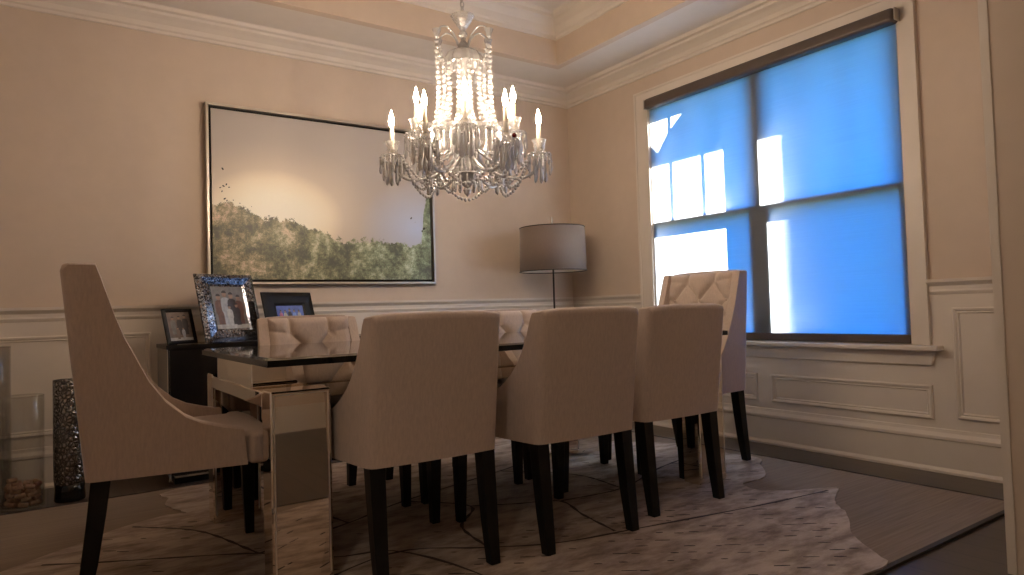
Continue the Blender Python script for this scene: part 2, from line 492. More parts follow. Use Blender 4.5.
MOLD = [(0, .004), (0, .013), (.006, .018), (.014, .016), (.020, .010), (.026, .012), (.032, .004)]   # (inward, height)
def panel(bm, u0, v0, u1, v1, wall):
    """picture-frame moulding; wall 'back': u=x, 'right': u=y"""
    rows = []
    for o, hgt in MOLD:
        c = [(u0 + o, v0 + o), (u1 - o, v0 + o), (u1 - o, v1 - o), (u0 + o, v1 - o)]
        if wall == 'back': rows.append([bm.verts.new((u, D - hgt, v)) for u, v in c])
        elif wall == 'right': rows.append([bm.verts.new((W - hgt, u, v)) for u, v in c])
        else: rows.append([bm.verts.new((u, -.9 + hgt, v)) for u, v in c])
    for a, b in zip(rows, rows[1:]):
        for i in range(4):
            j = (i + 1) % 4
            bm.faces.new((a[i], a[j], b[j], b[i]))
for i, (a, b) in enumerate(((-.42, .512), (.64, 1.72), (1.85, 2.93), (3.06, 3.66))):
    bm = bmesh.new(); panel(bm, a, .285, b, .830, 'back'); S('trim_%d' % (6 + i), bm, M['trim'])
for i, (a, b, c, d) in enumerate(((1.672, .268, 2.618, .442), (2.72, .268, 3.66, .442), (1.10, .281, 1.562, .842), (3.80, .281, 4.45, .842))):
    bm = bmesh.new(); panel(bm, a, b, c, d, 'right'); S('trim_%d' % (10 + i), bm, M['trim'])

# ------------------------------------------------------------------ hall behind the camera (closed box, lit by an added fill globe)
bm = bmesh.new(); box(bm, (-3.2, -1.05, 0), (W, -.9, 3.3)); S('wall_hall', bm, M['wall'])
bm = bmesh.new(); box(bm, (-3.35, -1.05, 0), (-3.2, YF1, 3.3)); S('wall_hall_end', bm, M['wall'])
bm = bmesh.new(); box(bm, (-3.2, YF0, 0), (XL - .15, YF1, 3.3)); S('wall_hall_side', bm, M['wall'])
bm = bmesh.new(); box(bm, (-3.35, -1.05, CEIL), (W + .15, YF1 - .001, CEIL + .08)); S('ceiling_hall', bm, M['ceiling'])
bm = bmesh.new(); box(bm, (-3.2, -.9, 0), (W, -.882, .2)); S('baseboard_hall', bm, M['trim'])

# ------------------------------------------------------------------ window
win = empty('window_1', (W, (WY0 + WY1) / 2, WZ0)); win['kind'] = 'structure'
def wp(name, m, boxes, **kw):
    bm = bmesh.new()
    for lo, hi in boxes:
        o = Vector((W, (WY0 + WY1) / 2, WZ0))
        box(bm, Vector(lo) - o, Vector(hi) - o)
    o = mk(name, bm, m, win, **kw); o['kind'] = 'structure'
    return o
wp('window_casing', M['trim'], [((W - .020, CY0, WZ0), (W, WY0 + .002, 2.52)), ((W - .020, WY1 - .002, WZ0), (W, CY1, 2.52)), ((W - .020, WY0 + .002, WZ1 - .002), (W, WY1 - .002, 2.52)),
                                ((W - .026, CY0 - .004, WZ0 - .02), (W, CY0 + .012, 2.528)), ((W - .026, CY1 - .012, WZ0 - .02), (W, CY1 + .004, 2.528)), ((W - .026, CY0 - .004, 2.512), (W, CY1 + .004, 2.528))])
wp('window_sill', M['trim'], [((W - .075, CY0 - .06, .622), (W + .02, CY1 + .06, .648))], bevel=.006)
# apron with mitred returns
bm = bmesh.new(); o0 = Vector((W, (WY0 + WY1) / 2, WZ0))
pr_ = [(CY0 - .03, .622), (CY1 + .03, .622), (CY1 + .005, .545), (CY0 - .005, .545)]
f_ = [bm.verts.new(Vector((W - .022, y, z)) - o0) for y, z in pr_]; g_ = [bm.verts.new(Vector((W, y, z)) - o0) for y, z in pr_]
bm.faces.new(f_); bm.faces.new(g_[::-1])
for i in range(4): bm.faces.new((f_[i], g_[i], g_[(i + 1) % 4], f_[(i + 1) % 4]))
ap = mk('window_apron', bm, M['trim'], win, bevel=.004); ap['kind'] = 'structure'
X1 = W + .15
YM = 2.662
wp('window_frame', M['vinyl'], [((W, WY0, WZ0), (X1, WY0 + .018, WZ1)), ((W, WY1 - .018, WZ0), (X1, WY1, WZ1)), ((W, WY0, WZ0), (X1, WY1, WZ0 + .018)), ((W, WY0, WZ1 - .022), (X1, WY1, WZ1)),
                                ((W + .004, YM - .028, WZ0), (X1, YM + .028, WZ1))])
ZM = 1.505
for (a, b) in ((WY0 + .022, YM - .028), (YM + .028, WY1 - .022)):
    # lower sash in the inner track
    x0, x1 = W + .006, W + .044
    wp('lower_sash', M['vinyl'], [((x0, a, WZ0 + .018), (x1, a + (.048 if a > 2.5 else .016), ZM + .018)), ((x0, b - (.048 if b < 2.8 else .016), WZ0 + .018), (x1, b, ZM + .018)), ((x0, a, WZ0 + .018), (x1, b, WZ0 + .05)), ((x0, a, ZM - .020), (x1, b, ZM + .018))])
    wp('lower_pane', M['pane'], [((W + .022, a + .04, WZ0 + .06), (W + .026, b - .04, ZM - .01))])
    x0, x1 = W + .050, W + .090
    wp('upper_sash', M['vinyl'], [((x0, a, ZM - .018), (x1, a + .040, WZ1 - .022)), ((x0, b - .040, ZM - .018), (x1, b, WZ1 - .022)), ((x0, a, WZ1 - .06), (x1, b, WZ1 - .022)), ((x0, a, ZM - .018), (x1, b, ZM + .02)),
                                  *[((x0 + .014, a + (b - a) * t - .007, ZM), (x1 - .014, a + (b - a) * t + .007, WZ1 - .04)) for t in (1 / 3, 2 / 3)]])
    wp('upper_pane', M['pane'], [((W + .066, a + .03, ZM), (W + .070, b - .03, WZ1 - .05))])
    wp('insect_screen', M['screen'], [((W + .126, a, WZ0 + .018), (W + .1265, b, ZM))])

# roller shade: hangs in the opening, cassette across the head
sh = empty('roller_shade', (W - .01, (WY0 + WY1) / 2, 2.36), 0, 'closed pale roller shade filling the window opening under its dark bronze head rail', 'window shade')
def sp(name, m, lo, hi, **kw):
    o = Vector((W - .01, (WY0 + WY1) / 2, 2.36))
    bm = bmesh.new(); box(bm, Vector(lo) - o, Vector(hi) - o)
    return mk(name, bm, m, sh, **kw)
sp('cassette', M['bronze_shade'], (W - .082, WY0 - .012, 2.362), (W - .003, WY1 - .024, 2.440), bevel=.022, seg=4)
for yy in (WY0 - .020, WY1 - .024): sp('end_bracket', M['steel'], (W - .075, yy, 2.368), (W - .002, yy + .008, 2.436), bevel=.003)
sp('shade_cloth', M['shade_cloth'], (W - .0068, WY0 + .008, .70), (W - .006, WY1 - .014, 2.40))
sp('hem_bar', M['bronze_shade'], (W - .016, WY0 + .006, .655), (W - .002, WY1 - .012, .702), bevel=.006)

# outside the wall, unseen: added eave and house blocks that shape the sun patches
SUN_S = Vector((1.0, -1.45, .92))                 # towards the sun
blocker_e = (2.62 - 1.93) / SUN_S.z
ex = W - .006
bm = bmesh.new(); 
A_ = [(X1 + .001, -1.0), (ex + blocker_e, -1.0), (ex + blocker_e, 5.4), (X1 + .001, 5.4)]
def on_eave(y, z):
    t = (2.62 - z) / SUN_S.z
    return (ex + t * SUN_S.x, y + t * SUN_S.y)
H_ = [on_eave(*p) for p in ((3.62, 2.30), (3.22, 2.29), (3.40, 2.155), (3.50, 2.03), (3.60, 2.12))]
# blocker sheet with a gap cut to cast the triangular sun patch
vo = [bm.verts.new((x, y, 2.62)) for x, y in A_]; vi = [bm.verts.new((x, y, 2.62)) for x, y in H_]
eo = [bm.edges.new((vo[i], vo[(i + 1) % 4])) for i in range(4)]; ei = [bm.edges.new((vi[i], vi[(i + 1) % 5])) for i in range(5)]
bmesh.ops.triangle_fill(bm, use_beauty=True, edges=eo + ei)
bm.faces.ensure_lookup_table()
g_ = bmesh.ops.extrude_face_region(bm, geom=bm.faces[:])
bmesh.ops.translate(bm, vec=(0, 0, .006), verts=[v for v in g_['geom'] if isinstance(v, bmesh.types.BMVert)])
S('sun_blocker_eave', bm, M['trim'])
bm = bmesh.new()
c = Vector((ex, 2.53, 0)) + 6.0 * Vector((SUN_S.x, SUN_S.y, 0))
box(bm, (c.x - 5, c.y - 10, -.3), (c.x, c.y, 14))
S('sun_blocker_house', bm, mat('sun_blocker_pale', (.62, .63, .64), .7))  # unseen box added to cut off the sun patch at one side
bm = bmesh.new(); box(bm, (X1, -30, -.4), (45, 40, -.3)); S('ground_lawn', bm, mat('lawn_green', (.025, .05, .03), .9, var=.3, scale=3))

# ------------------------------------------------------------------ rugs
RX0, RX1, RY0, RY1 = -.36, 3.42, 1.175, 4.02
t = empty('area_rug', ((RX0 + RX1) / 2, (RY0 + RY1) / 2, 0), 0, 'large plain taupe rectangular rug lying on the dark wood floor under the hide rug', 'rug')
hx, hy = (RX1 - RX0) / 2, (RY1 - RY0) / 2
bm = bmesh.new(); box(bm, (-hx + .018, -hy + .018, 0), (hx - .018, hy - .018, .0095)); mk('rug_field', bm, M['taupe_rug'], t)
bm = bmesh.new()
for lo, hi in (((-hx, -hy), (hx, -hy + .02)), ((-hx, hy - .02), (hx, hy)), ((-hx, -hy + .02), (-hx + .02, hy - .02)), ((hx - .02, -hy + .02), (hx, hy - .02))):
    box(bm, (*lo, 0), (*hi, .010))
mk('rug_binding', bm, M['rug_binding'], t)['label'] = 'dark bound edge'

HO = (1.6, 2.5)
outline = [(-.36, 2.78), (-.22, 3.0), (-.143, 3.072), (-.026, 3.166), (.119, 3.261), (.235, 3.374), (.437, 3.46), (.520, 3.43), (.492, 3.534), (.465, 3.643), (.49, 3.774), (.47, 3.88), (.60, 3.96), (.9, 3.90), (1.3, 3.97), (1.8, 3.86), (2.3, 3.95), (2.75, 3.80),
           (2.95, 3.45), (3.22, 3.12), (3.36, 2.85), (3.30, 2.6), (3.33, 2.42), (3.20, 2.31), (2.983, 2.134), (2.80, 2.13), (2.758, 2.003), (2.879, 1.895), (3.06, 1.80), (2.90, 1.72), (2.787, 1.638), (2.70, 1.546), (2.518, 1.437), (2.388, 1.292), (2.297, 1.19), (2.05, 1.20), (1.6, 1.24), (1.2, 1.20), (.75, 1.32), (.35, 1.26), (.0, 1.5), (-.2, 1.9), (-.12, 2.3)]
outline = [(max(RX0 + .03, x), y) for x, y in outline]
pts = smoothcurve([(x, y, 0) for x, y in outline] + [(*outline[0], 0)], 172)[:-1]
pts = [(p.x + rnd.uniform(-.006, .006) - HO[0], p.y + rnd.uniform(-.006, .006) - HO[1]) for p in pts]
t = empty('hide_rug', (*HO, .0), 0, 'pale patchwork cowhide rug with a ragged outline under the table and chairs', 'rug')
bm = bmesh.new(); prism_poly(bm, pts, .0102, FOOT - .001); mk('hide_field', bm, M['hide'], t)
SEAMS = [[(.35, 2.02), (.72, 2.24), (1.074, 2.345), (1.35, 2.17), (1.594, 2.041), (1.958, 1.967), (2.532, 1.86), (2.98, 1.80)],
         [(-.02, 3.06), (.153, 2.954), (.403, 2.815), (.65, 2.666), (.85, 2.45), (1.074, 2.345), (1.2, 1.9), (1.15, 1.35)],
         [(.65, 2.666), (1.05, 2.80), (1.377, 2.948), (2.045, 3.141), (2.614, 3.328), (2.9, 3.40)],
         [(1.574, 2.674), (1.75, 2.57), (1.932, 2.472), (1.88, 2.25), (1.838, 2.005)],
         [(1.377, 2.948), (1.574, 2.674), (1.40, 2.45), (1.35, 2.17)],
         [(1.932, 2.472), (2.3, 2.45), (2.75, 2.62), (3.2, 2.72)],
         [(2.045, 3.141), (2.3, 2.80), (2.3, 2.45)],
         [(.30, 3.36), (.52, 3.10), (.65, 2.666)],
         [(.9, 3.85), (.95, 3.3), (1.05, 2.80)]]
for sm in SEAMS:
    bm = bmesh.new()
    cp = smoothcurve([(x - HO[0], y - HO[1], FOOT - .0012) for x, y in sm], 30)
    prev = None
    for i, p in enumerate(cp):
        tdir = (cp[min(i + 1, 30)] - cp[max(i - 1, 0)]).normalized()
        nrm = Vector((-tdir.y, tdir.x, 0)) * (.0072 + .003 * math.sin(i * 1.7))
        z1 = Vector((0, 0, .0011))
        cur = [bm.verts.new(p + nrm), bm.verts.new(p + nrm * .5 + z1), bm.verts.new(p - nrm * .5 + z1), bm.verts.new(p - nrm)]
        if prev:
            for k in range(3): bm.faces.new((prev[k], prev[k + 1], cur[k + 1], cur[k]))
        prev = cur
    mk('hide_seam', bm, M['seam'], t)['label'] = 'dark stitched seam'
# short dark flecks brushed across the hide in rows
bm = bmesh.new()
import itertools
def inside(x, y):
    c = False; n = len(outline)
    for i in range(n):
        (x0, y0), (x1, y1) = outline[i], outline[i - 1]
        if (y0 > y) != (y1 > y) and x < (x1 - x0) * (y - y0) / (y1 - y0) + x0: c = not c
    return c
d1, d2 = Vector((.81, -.585)), Vector((.585, .81))
for a in range(-40, 60):
    for b in range(-10, 60):
        p = d1 * (a * .085 + rnd.uniform(-.03, .03)) + d2 * (b * .072 + rnd.uniform(-.012, .012)) + Vector((.6, .9))
        if p.y > 2.25 and rnd.random() < .75: continue
        if rnd.random() < .42 or not inside(p.x, p.y): continue
        if not all(inside(p.x + dx, p.y + dy) for dx, dy in ((.05, 0), (-.05, 0), (0, .05), (0, -.05))): continue
        L, w = rnd.uniform(.010, .030), rnd.uniform(.0026, .0052)
        q = [p + d1 * sx * L + d2 * sy * w for sx, sy in ((-1, -.6), (0, -1), (1, -.5), (1, .5), (0, 1), (-1, .6))]
        prism_poly(bm, [(v.x - HO[0], v.y - HO[1]) for v in q], FOOT - .0013, FOOT - .0006)
o = mk('hide_flecks', bm, M['seam'], t); o['kind'] = 'stuff'; o['label'] = 'short dark flecks in rows'

# ------------------------------------------------------------------ chairs
def chair(host):
    if host:
        H, wr, wf, lean = 1.082, .272, .308, .062
        tab = [(0, 1.082), (.094, 1.079), (.102, 1.045), (.128, .924), (.148, .85), (.172, .787), (.200, .712), (.240, .645), (.292, .592), (.337, .567), (.396, .549), (.458, .536)]
        fl, rl, lf, lr, name = .285, .238, .55, -.018, 'host_chair'
    else:
        H, wr, wf, lean = .893, .236, .284, .06
        tab = [(0, .893), (.066, .889), (.076, .865), (.092, .80), (.112, .75), (.138, .70), (.170, .66), (.216, .62), (.262, .59), (.32, .562), (.40, .543), (.468, .533)]
        fl, rl, lf, lr, name = .262, .208, .535, .0, 'dining_chair'
    zb = .413 if host else .408
    T = .047
    dF = tab[-1][0]
    sk = lambda x, d, z: (x, d - lean * max(0, (z - zb) / (H - zb)), z)
    root = empty(name, (0, 0, 0))
    # --- wing shell: outside back and both sloping arms, one upholstered skin
    ds = [0.022 + (dF - .022) * k / 34 for k in range(35)]
    ds = sorted(set([round(d, 4) for d in ds] + [d for d, _ in tab if d > .03]))
    half = lambda d: wr + (wf - wr) * min(1, d / dF) ** .8
    cols = []      # (outer x, outer d, inner x, inner d, ztop)
    for d in reversed(ds): cols.append((-half(d), d, -half(d) + T, max(d, .052), interp(d, tab)))
    cols.append((-wr + .004, .008, -half(.05) + T, .05, H + .001))
    nb = 14
    for k in range(nb + 1):
        u = -1 + 2 * k / nb
        cols.append((u * (wr - .018), -.010 * (1 - u * u), u * (half(.05) - T - .004), .05, H + .001 + .006 * (1 - u ** 4)))
    cols.append((wr - .004, .008, half(.05) - T, .05, H + .001))
    for d in ds: cols.append((half(d), d, half(d) - T, max(d, .052), interp(d, tab)))
    bm = bmesh.new()
    rows = []
    for xo, do, xi, di, zt in cols:
        rear = do < .01
        drop = .026 if rear else .007
        l1, l2 = (.14, .42) if rear else (.10, .30)
        at = lambda f_, z_: bm.verts.new(sk(xo + (xi - xo) * f_, do + (di - do) * f_, z_))
        rows.append([at(0, zb), at(0, zb + (zt - zb) * .5), at(0, zt - drop), at(l1, zt - drop * .32), at(l2, zt), at(1, zt), at(1, zb)])
    for A, B in zip(rows, rows[1:]):
        for k in range(7):
            j = (k + 1) % 7
            vs = [A[k], A[j], B[j], B[k]]
            u = []
            for v in vs:
                if all((v.co - w.co).length > 1e-6 for w in u): u.append(v)
            if len(u) >= 3: bm.faces.new(u)
    bm.faces.new(rows[0]); bm.faces.new(rows[-1][::-1])
    mk('wing_shell', bm, M['linen'], root, bevel=.010, seg=3, angle=44)
    # --- tufted inner back
    zs0, zs1 = .47, H - .004
    hw = half(.06) - T + .003
    nx, nz = 84, 84
    r1 = H - (.060 if host else .080)
    rows_b = []
    dz = .105
    k = 0
    z = r1
    while z > .55:
        xs = (-.097, .097) if k % 2 == 0 else (-.19, 0, .19)
        rows_b.append([(x, z) for x in xs if abs(x) < hw - .02]); z -= dz; k += 1
    lines = []
    for a in rows_b[0]: lines.append((a, (a[0], H + .05), 1.25))
    for ra, rb in zip(rows_b, rows_b[1:]):
        for a in ra:
            for b in rb:
                if abs(a[0] - b[0]) < .13: lines.append((a, b, 1))
    for side in (-1, 1):                       # outer folds run to the wings
        for ra in rows_b:
            e = ra[-1] if side > 0 else ra[0]
            if abs(e[0]) > .05: lines.append((e, (side * (hw + .1), e[1] + .03), .35))
    btn = [b for r in rows_b for b in r]
    def sd(px, pz, a, b):
        vx, vz = b[0] - a[0], b[1] - a[1]
        t = max(0, min(1, ((px - a[0]) * vx + (pz - a[1]) * vz) / (vx * vx + vz * vz)))
        return math.hypot(px - a[0] - t * vx, pz - a[1] - t * vz)
    def front(x, z):
        v = (z - zs0) / (zs1 - zs0)
        d = .088 + .055 * (1 - v) + .012
        ed = min((hw - abs(x)) / .035, (zs1 - z) / .03)
        if ed < 1: d -= .022 * (1 - max(0, ed)) ** 2
        cr = 0
        for a, b, s in lines:
            q = sd(x, z, a, b)
            if q < .06: cr = max(cr, s * .030 * math.exp(-q / .015))
        for a in btn:
            q = math.hypot(x - a[0], z - a[1])
            if q < .07: cr = max(cr, .030 * math.exp(-(q / .022) ** 2))
        return d - cr
    bm = bmesh.new()
    G = []
    for j in range(nz + 1):
        z = zs0 + (zs1 - zs0) * j / nz
        G.append([bm.verts.new(sk(-hw + 2 * hw * i / nx, front(-hw + 2 * hw * i / nx, z), z)) for i in range(nx + 1)])
    for j in range(nz):
        for i in range(nx):
            bm.faces.new((G[j][i], G[j][i + 1], G[j + 1][i + 1], G[j + 1][i]))
    back = {}
    loop = [G[0][i] for i in range(nx + 1)] + [G[j][nx] for j in range(1, nz + 1)] + [G[nz][i] for i in range(nx - 1, -1, -1)] + [G[j][0] for j in range(nz - 1, 0, -1)]
    bl = []
    for v in loop:
        z = v.co.z
        bl.append(bm.verts.new(sk(v.co.x, .040, z)))
    n = len(loop)
    for i in range(n):
        bm.faces.new((loop[i], bl[i], bl[(i + 1) % n], loop[(i + 1) % n]))
    bm.faces.new(bl)
    bk = mk('tufted_back', bm, M['linen'], root, smooth=True)
    first = None
    for (x, z) in btn:
        if first is None:
            bm = bmesh.new(); lathe(bm, [(0, .005), (.006, .004), (.009, .001), (.0095, -.003)], 10)
            first = mk('button', bm, M['linen'], bk, smooth=True)
            b = first
        else:
            b = first.copy(); COL.objects.link(b); b.parent = bk
        p = sk(x, front(x, z) + .003, z)
        b.location = p; b.rotation_euler = (-PI / 2, 0, 0)
    # --- seat: T-shaped cushion, its front boxes out past the arms
    wi0, wi1 = half(.1) - T - .004, half(dF) - T - .004
    fd = dF + .092
    poly = [(-wi0, .07), (wi0, .07), (wi1, dF + .004), (wf - .004, dF + .004)]
    for k in range(9):
        a = k / 8
        poly.append(((wf - .004) * (1 - 2 * a), fd - .030 * abs(1 - 2 * a) ** 3))
    poly.append((-(wf - .004), dF + .004)); poly.append((-wi1, dF + .004))
    bm = bmesh.new(); prism_poly(bm, poly, zb - .004, .516)
    mk('seat', bm, M['linen'], root, bevel=.020, seg=4, angle=30)
    # --- legs
    def leg(cx, sections):
        bm = bmesh.new(); prev = None
        for (x, y, h, z) in sections:
            cur = [bm.verts.new((x + sx * h, y + sy * h, z)) for sx, sy in ((-1, -1), (1, -1), (1, 1), (-1, 1))]
            if prev is None: bm.faces.new(cur)
            else:
                for i in range(4): bm.faces.new((prev[i], prev[(i + 1) % 4], cur[(i + 1) % 4], cur[i]))
            prev = cur
        bm.faces.new(prev[::-1])
        mk('leg', bm, M['black_wood'], root, bevel=.003, seg=2)
    for s in (-1, 1):
        leg(0, [(s * fl, lf - .006, .027, .412), (s * fl, lf - .003, .022, .2), (s * fl, lf, .017, FOOT)])
        y0 = .040
        bow = -.012 if host else -.004
        leg(0, [(s * (rl - .0), y0, .027, .412), (s * rl, y0 + (lr - y0) * .22, .0255, .30), (s * rl, y0 + (lr - y0) * .55, .023, .16), (s * rl, lr, .019, FOOT)])
    return root

def copy_tree(o, parent=None):
    c = o.copy(); COL.objects.link(c)
    if parent: c.parent = parent
    for ch in o.children[:]: copy_tree(ch, c)
    return c

proto_s = chair(False); proto_h = chair(True)
bpy.context.view_layer.update()
GRP = 'upholstered chairs around the mirrored dining table'
side_chairs = [
    (1.072, 2.025, 0, 'beige dining chair with its plain back to view, beside the front mirrored table leg'),
    (1.690, 1.970, 0, 'beige dining chair with its plain back to view, middle of the row of three'),
    (2.300, 2.040, 0, 'beige dining chair with its plain back to view, nearest the window'),
    (1.085, 3.395, PI, 'beige tufted dining chair across the table, in front of the black cabinet and picture frames'),
    (1.700, 3.380, PI, 'beige tufted dining chair across the table, mostly hidden behind a plain chair back'),
    (2.318, 3.420, PI, 'beige tufted dining chair across the table, glimpsed between two plain chair backs'),
]
for i, (x, y, rz, lb) in enumerate(side_chairs):
    o = proto_s if i == 0 else copy_tree(proto_s)
    o.location = (x, y, 0); o.rotation_euler = (0, 0, rz)
    setp(o, lb, 'chair', GRP)
for i, (x, y, rz, lb) in enumerate([(.113, 2.706, -PI / 2 - .075, 'tall beige wing chair at the table end, seen side-on beside the floor vases'),
                                    (3.210, 2.662, PI / 2, 'tall beige tufted wing chair at the foot of the table, standing before the window')]):
    o = proto_h if i == 0 else copy_tree(proto_h)
    o.location = (x, y, 0); o.rotation_euler = (0, 0, rz)
    setp(o, lb, 'chair', GRP)

# ------------------------------------------------------------------ table
TX0, TX1, TY0, TY1, TZ = .572, 2.822, 2.200, 3.290, .765
tc = Vector(((TX0 + TX1) / 2, (TY0 + TY1) / 2, 0))
tb = empty('dining_table', tc, 0, 'long mirrored dining table with a black glass top and four broad mirrored legs', 'table')
def tbx(name, lo, hi, m, parent=None, bevel=0):
    bm = bmesh.new(); box(bm, Vector(lo) - tc, Vector(hi) - tc)
    return mk(name, bm, m, parent or tb, bevel=bevel, seg=1)
bm = bmesh.new()
lo, hi = Vector((TX0, TY0, .738)) - tc, Vector((TX1, TY1, TZ)) - tc
box(bm, lo, (hi.x, hi.y, TZ - .006))
for f in bm.faces: f.material_index = 0
# bevelled upper face
b_ = .020
top = [bm.verts.new((x, y, TZ)) for x, y in ((lo.x + b_, lo.y + b_), (hi.x - b_, lo.y + b_), (hi.x - b_, hi.y - b_), (lo.x + b_, hi.y - b_))]
rim = [bm.verts.new((x, y, TZ - .006)) for x, y in ((lo.x, lo.y), (hi.x, lo.y), (hi.x, hi.y), (lo.x, hi.y))]
bm.faces.new(top).material_index = 1
for i in range(4): bm.faces.new((rim[i], rim[(i + 1) % 4], top[(i + 1) % 4], top[i])).material_index = 1
bmesh.ops.remove_doubles(bm, verts=bm.verts, dist=1e-5)
mk('glass_top', bm, [M['black_glass'], M['top_glass']], tb)
tbx('upper_apron', (TX0 + .012, 2.46, .650), (TX1 - .012, 3.03, .738), M['mirror'], bevel=.004)
tbx('lower_apron', (TX0 + .212, 2.465, .598), (TX1 - .212, 3.025, .650), M['mirror'], bevel=.004)
for x0, x1 in ((TX0 + .014, TX0 + .212), (TX1 - .212, TX1 - .014)):
    tbx('end_rail', (x0, 2.335, .598), (x1, 3.155, .650), M['mirror'], bevel=.004)
    for y0, y1 in ((2.230, 2.335), (3.155, 3.260)):
        lg = tbx('leg', (x0, y0, FOOT), (x1, y1, .656), M['mirror'], bevel=.005)
        fy = (y0, y0 - .002)
        lo, hi = (x0 + .012, y0 - .0015, .055), (x1 - .012, y0 + .001, .64)
        bm = bmesh.new()
        for l, h in (((x0 + .008, y0 - .0015, .05), (x0 + .013, y0 + .001, .646)), ((x1 - .013, y0 - .0015, .05), (x1 - .008, y0 + .001, .646)), ((x0 + .010, y0 - .0015, .643), (x1 - .010, y0 + .001, .646))):
            box(bm, Vector(l) - tc, Vector(h) - tc)
        mk('bevel_line', bm, M['mirror_edge'], lg)

# ------------------------------------------------------------------ cabinet and picture frames
cab = empty('cabinet', (1.20, 4.30, 0), 0, 'low black lacquer cabinet with chrome edges against the wall under the landscape picture', 'cabinet')
CX0, CX1, CY_0, CY_1 = .540, 1.90, 4.105, 4.505
def cb(name, lo, hi, m, parent=None, bevel=.002):
    o = Vector((1.20, 4.30, 0)); bm = bmesh.new(); box(bm, Vector(lo) - o, Vector(hi) - o)
    return mk(name, bm, m, parent or cab, bevel=bevel, seg=1)
cb('top', (CX0 - .006, CY_0 - .008, .736), (CX1 + .006, CY_1, .758), M['cabinet'])
cb('body', (CX0 + .004, CY_0 + .012, .05), (CX1 - .004, CY_1, .736), M['cabinet'])
cb('side_panel', (CX0, CY_0 + .012, .05), (CX0 + .004, CY_1, .736), M['cabinet_side'])
for k in range(3):
    w = (CX1 - CX0 - .03) / 3
    a = CX0 + .015 + k * w
    d = cb('door', (a + .003, CY_0, .075), (a + w - .003, CY_0 + .012, .73), M['cabinet'])
    cb('handle', (a + w - .03, CY_0 - .014, .36), (a + w - .022, CY_0, .48), M['chrome'], d)
for x in (CX0, CX1 - .012): cb('corner_stile', (x, CY_0 - .004, .022), (x + .012, CY_0 + .012, .736), M['chrome'])
cb('plinth', (CX0 + .03, CY_0 + .02, 0), (CX1 - .03, CY_1 - .03, .05), M['black_wood'])
cb('base_rail', (CX0 + .03, CY_0 + .008, .034), (CX1 - .03, CY_0 + .022, .048), M['chrome'])

# print materials for the photographs (figures are flat printed shapes)
P = {k: mat('print_' + k, c, .35, var=.25, scale=40) for k, c in dict(sepia=(.16, .12, .10), grey=(.17, .165, .165), shirt=(.34, .36, .40), dark=(.04, .035, .04), skin=(.27, .18, .14), rust=(.14, .075, .06), white=(.42, .42, .42),
                                                                     sky=(.08, .12, .42), blue=(.16, .26, .62), pink=(.48, .18, .28)).items()}
def photo_mesh(w, h, bg, people, strip=None):
    """w,h print in the xz plane facing -y, centred"""
    order = list(P); bm = bmesh.new()
    def quadz(x0, z0, x1, z1, m, y):
        f = bm.faces.new([bm.verts.new((x, y, z)) for x, z in ((x0, z0), (x1, z0), (x1, z1), (x0, z1))]); f.material_index = order.index(m)
    quadz(-w / 2, -h / 2, w / 2, h / 2, bg, 0)
    if strip: quadz(-w / 2, -h / 2, w / 2, -h / 2 + h * .10, strip, -.0003)
    for k, (cx, z0, hh, m) in enumerate(people):
        cx, z0, hh = cx * w, -h / 2 + z0 * h, hh * h
        y = -.0005 - .0001 * k
        prof = [(0, .0), (.11, .0), (.11, .32), (.15, .40), (.15, .66), (.12, .76), (.05, .80), (-.05, .80), (-.12, .76), (-.15, .66), (-.15, .40), (-.11, .32), (-.11, 0)]
        f = bm.faces.new([bm.verts.new((cx + px * hh, y, z0 + pz * hh)) for px, pz in prof]); f.material_index = order.index(m)
        f = bm.faces.new([bm.verts.new((cx + .075 * hh * math.cos(a * PI / 5), y - .00005, z0 + hh * (.89 + .095 * math.sin(a * PI / 5)))) for a in range(10)]); f.material_index = order.index('skin')
        f = bm.faces.new([bm.verts.new((cx + .08 * hh * math.cos(a * PI / 5), y - .0001, z0 + hh * (.93 + .08 * math.sin(a * PI / 5)))) for a in range(6)]); f.material_index = order.index('dark')
    bmesh.ops.recalc_face_normals(bm, faces=bm.faces[:])
    for f in bm.faces:
        if f.normal.y > 0: f.normal_flip()
    return bm, [P[k] for k in order]

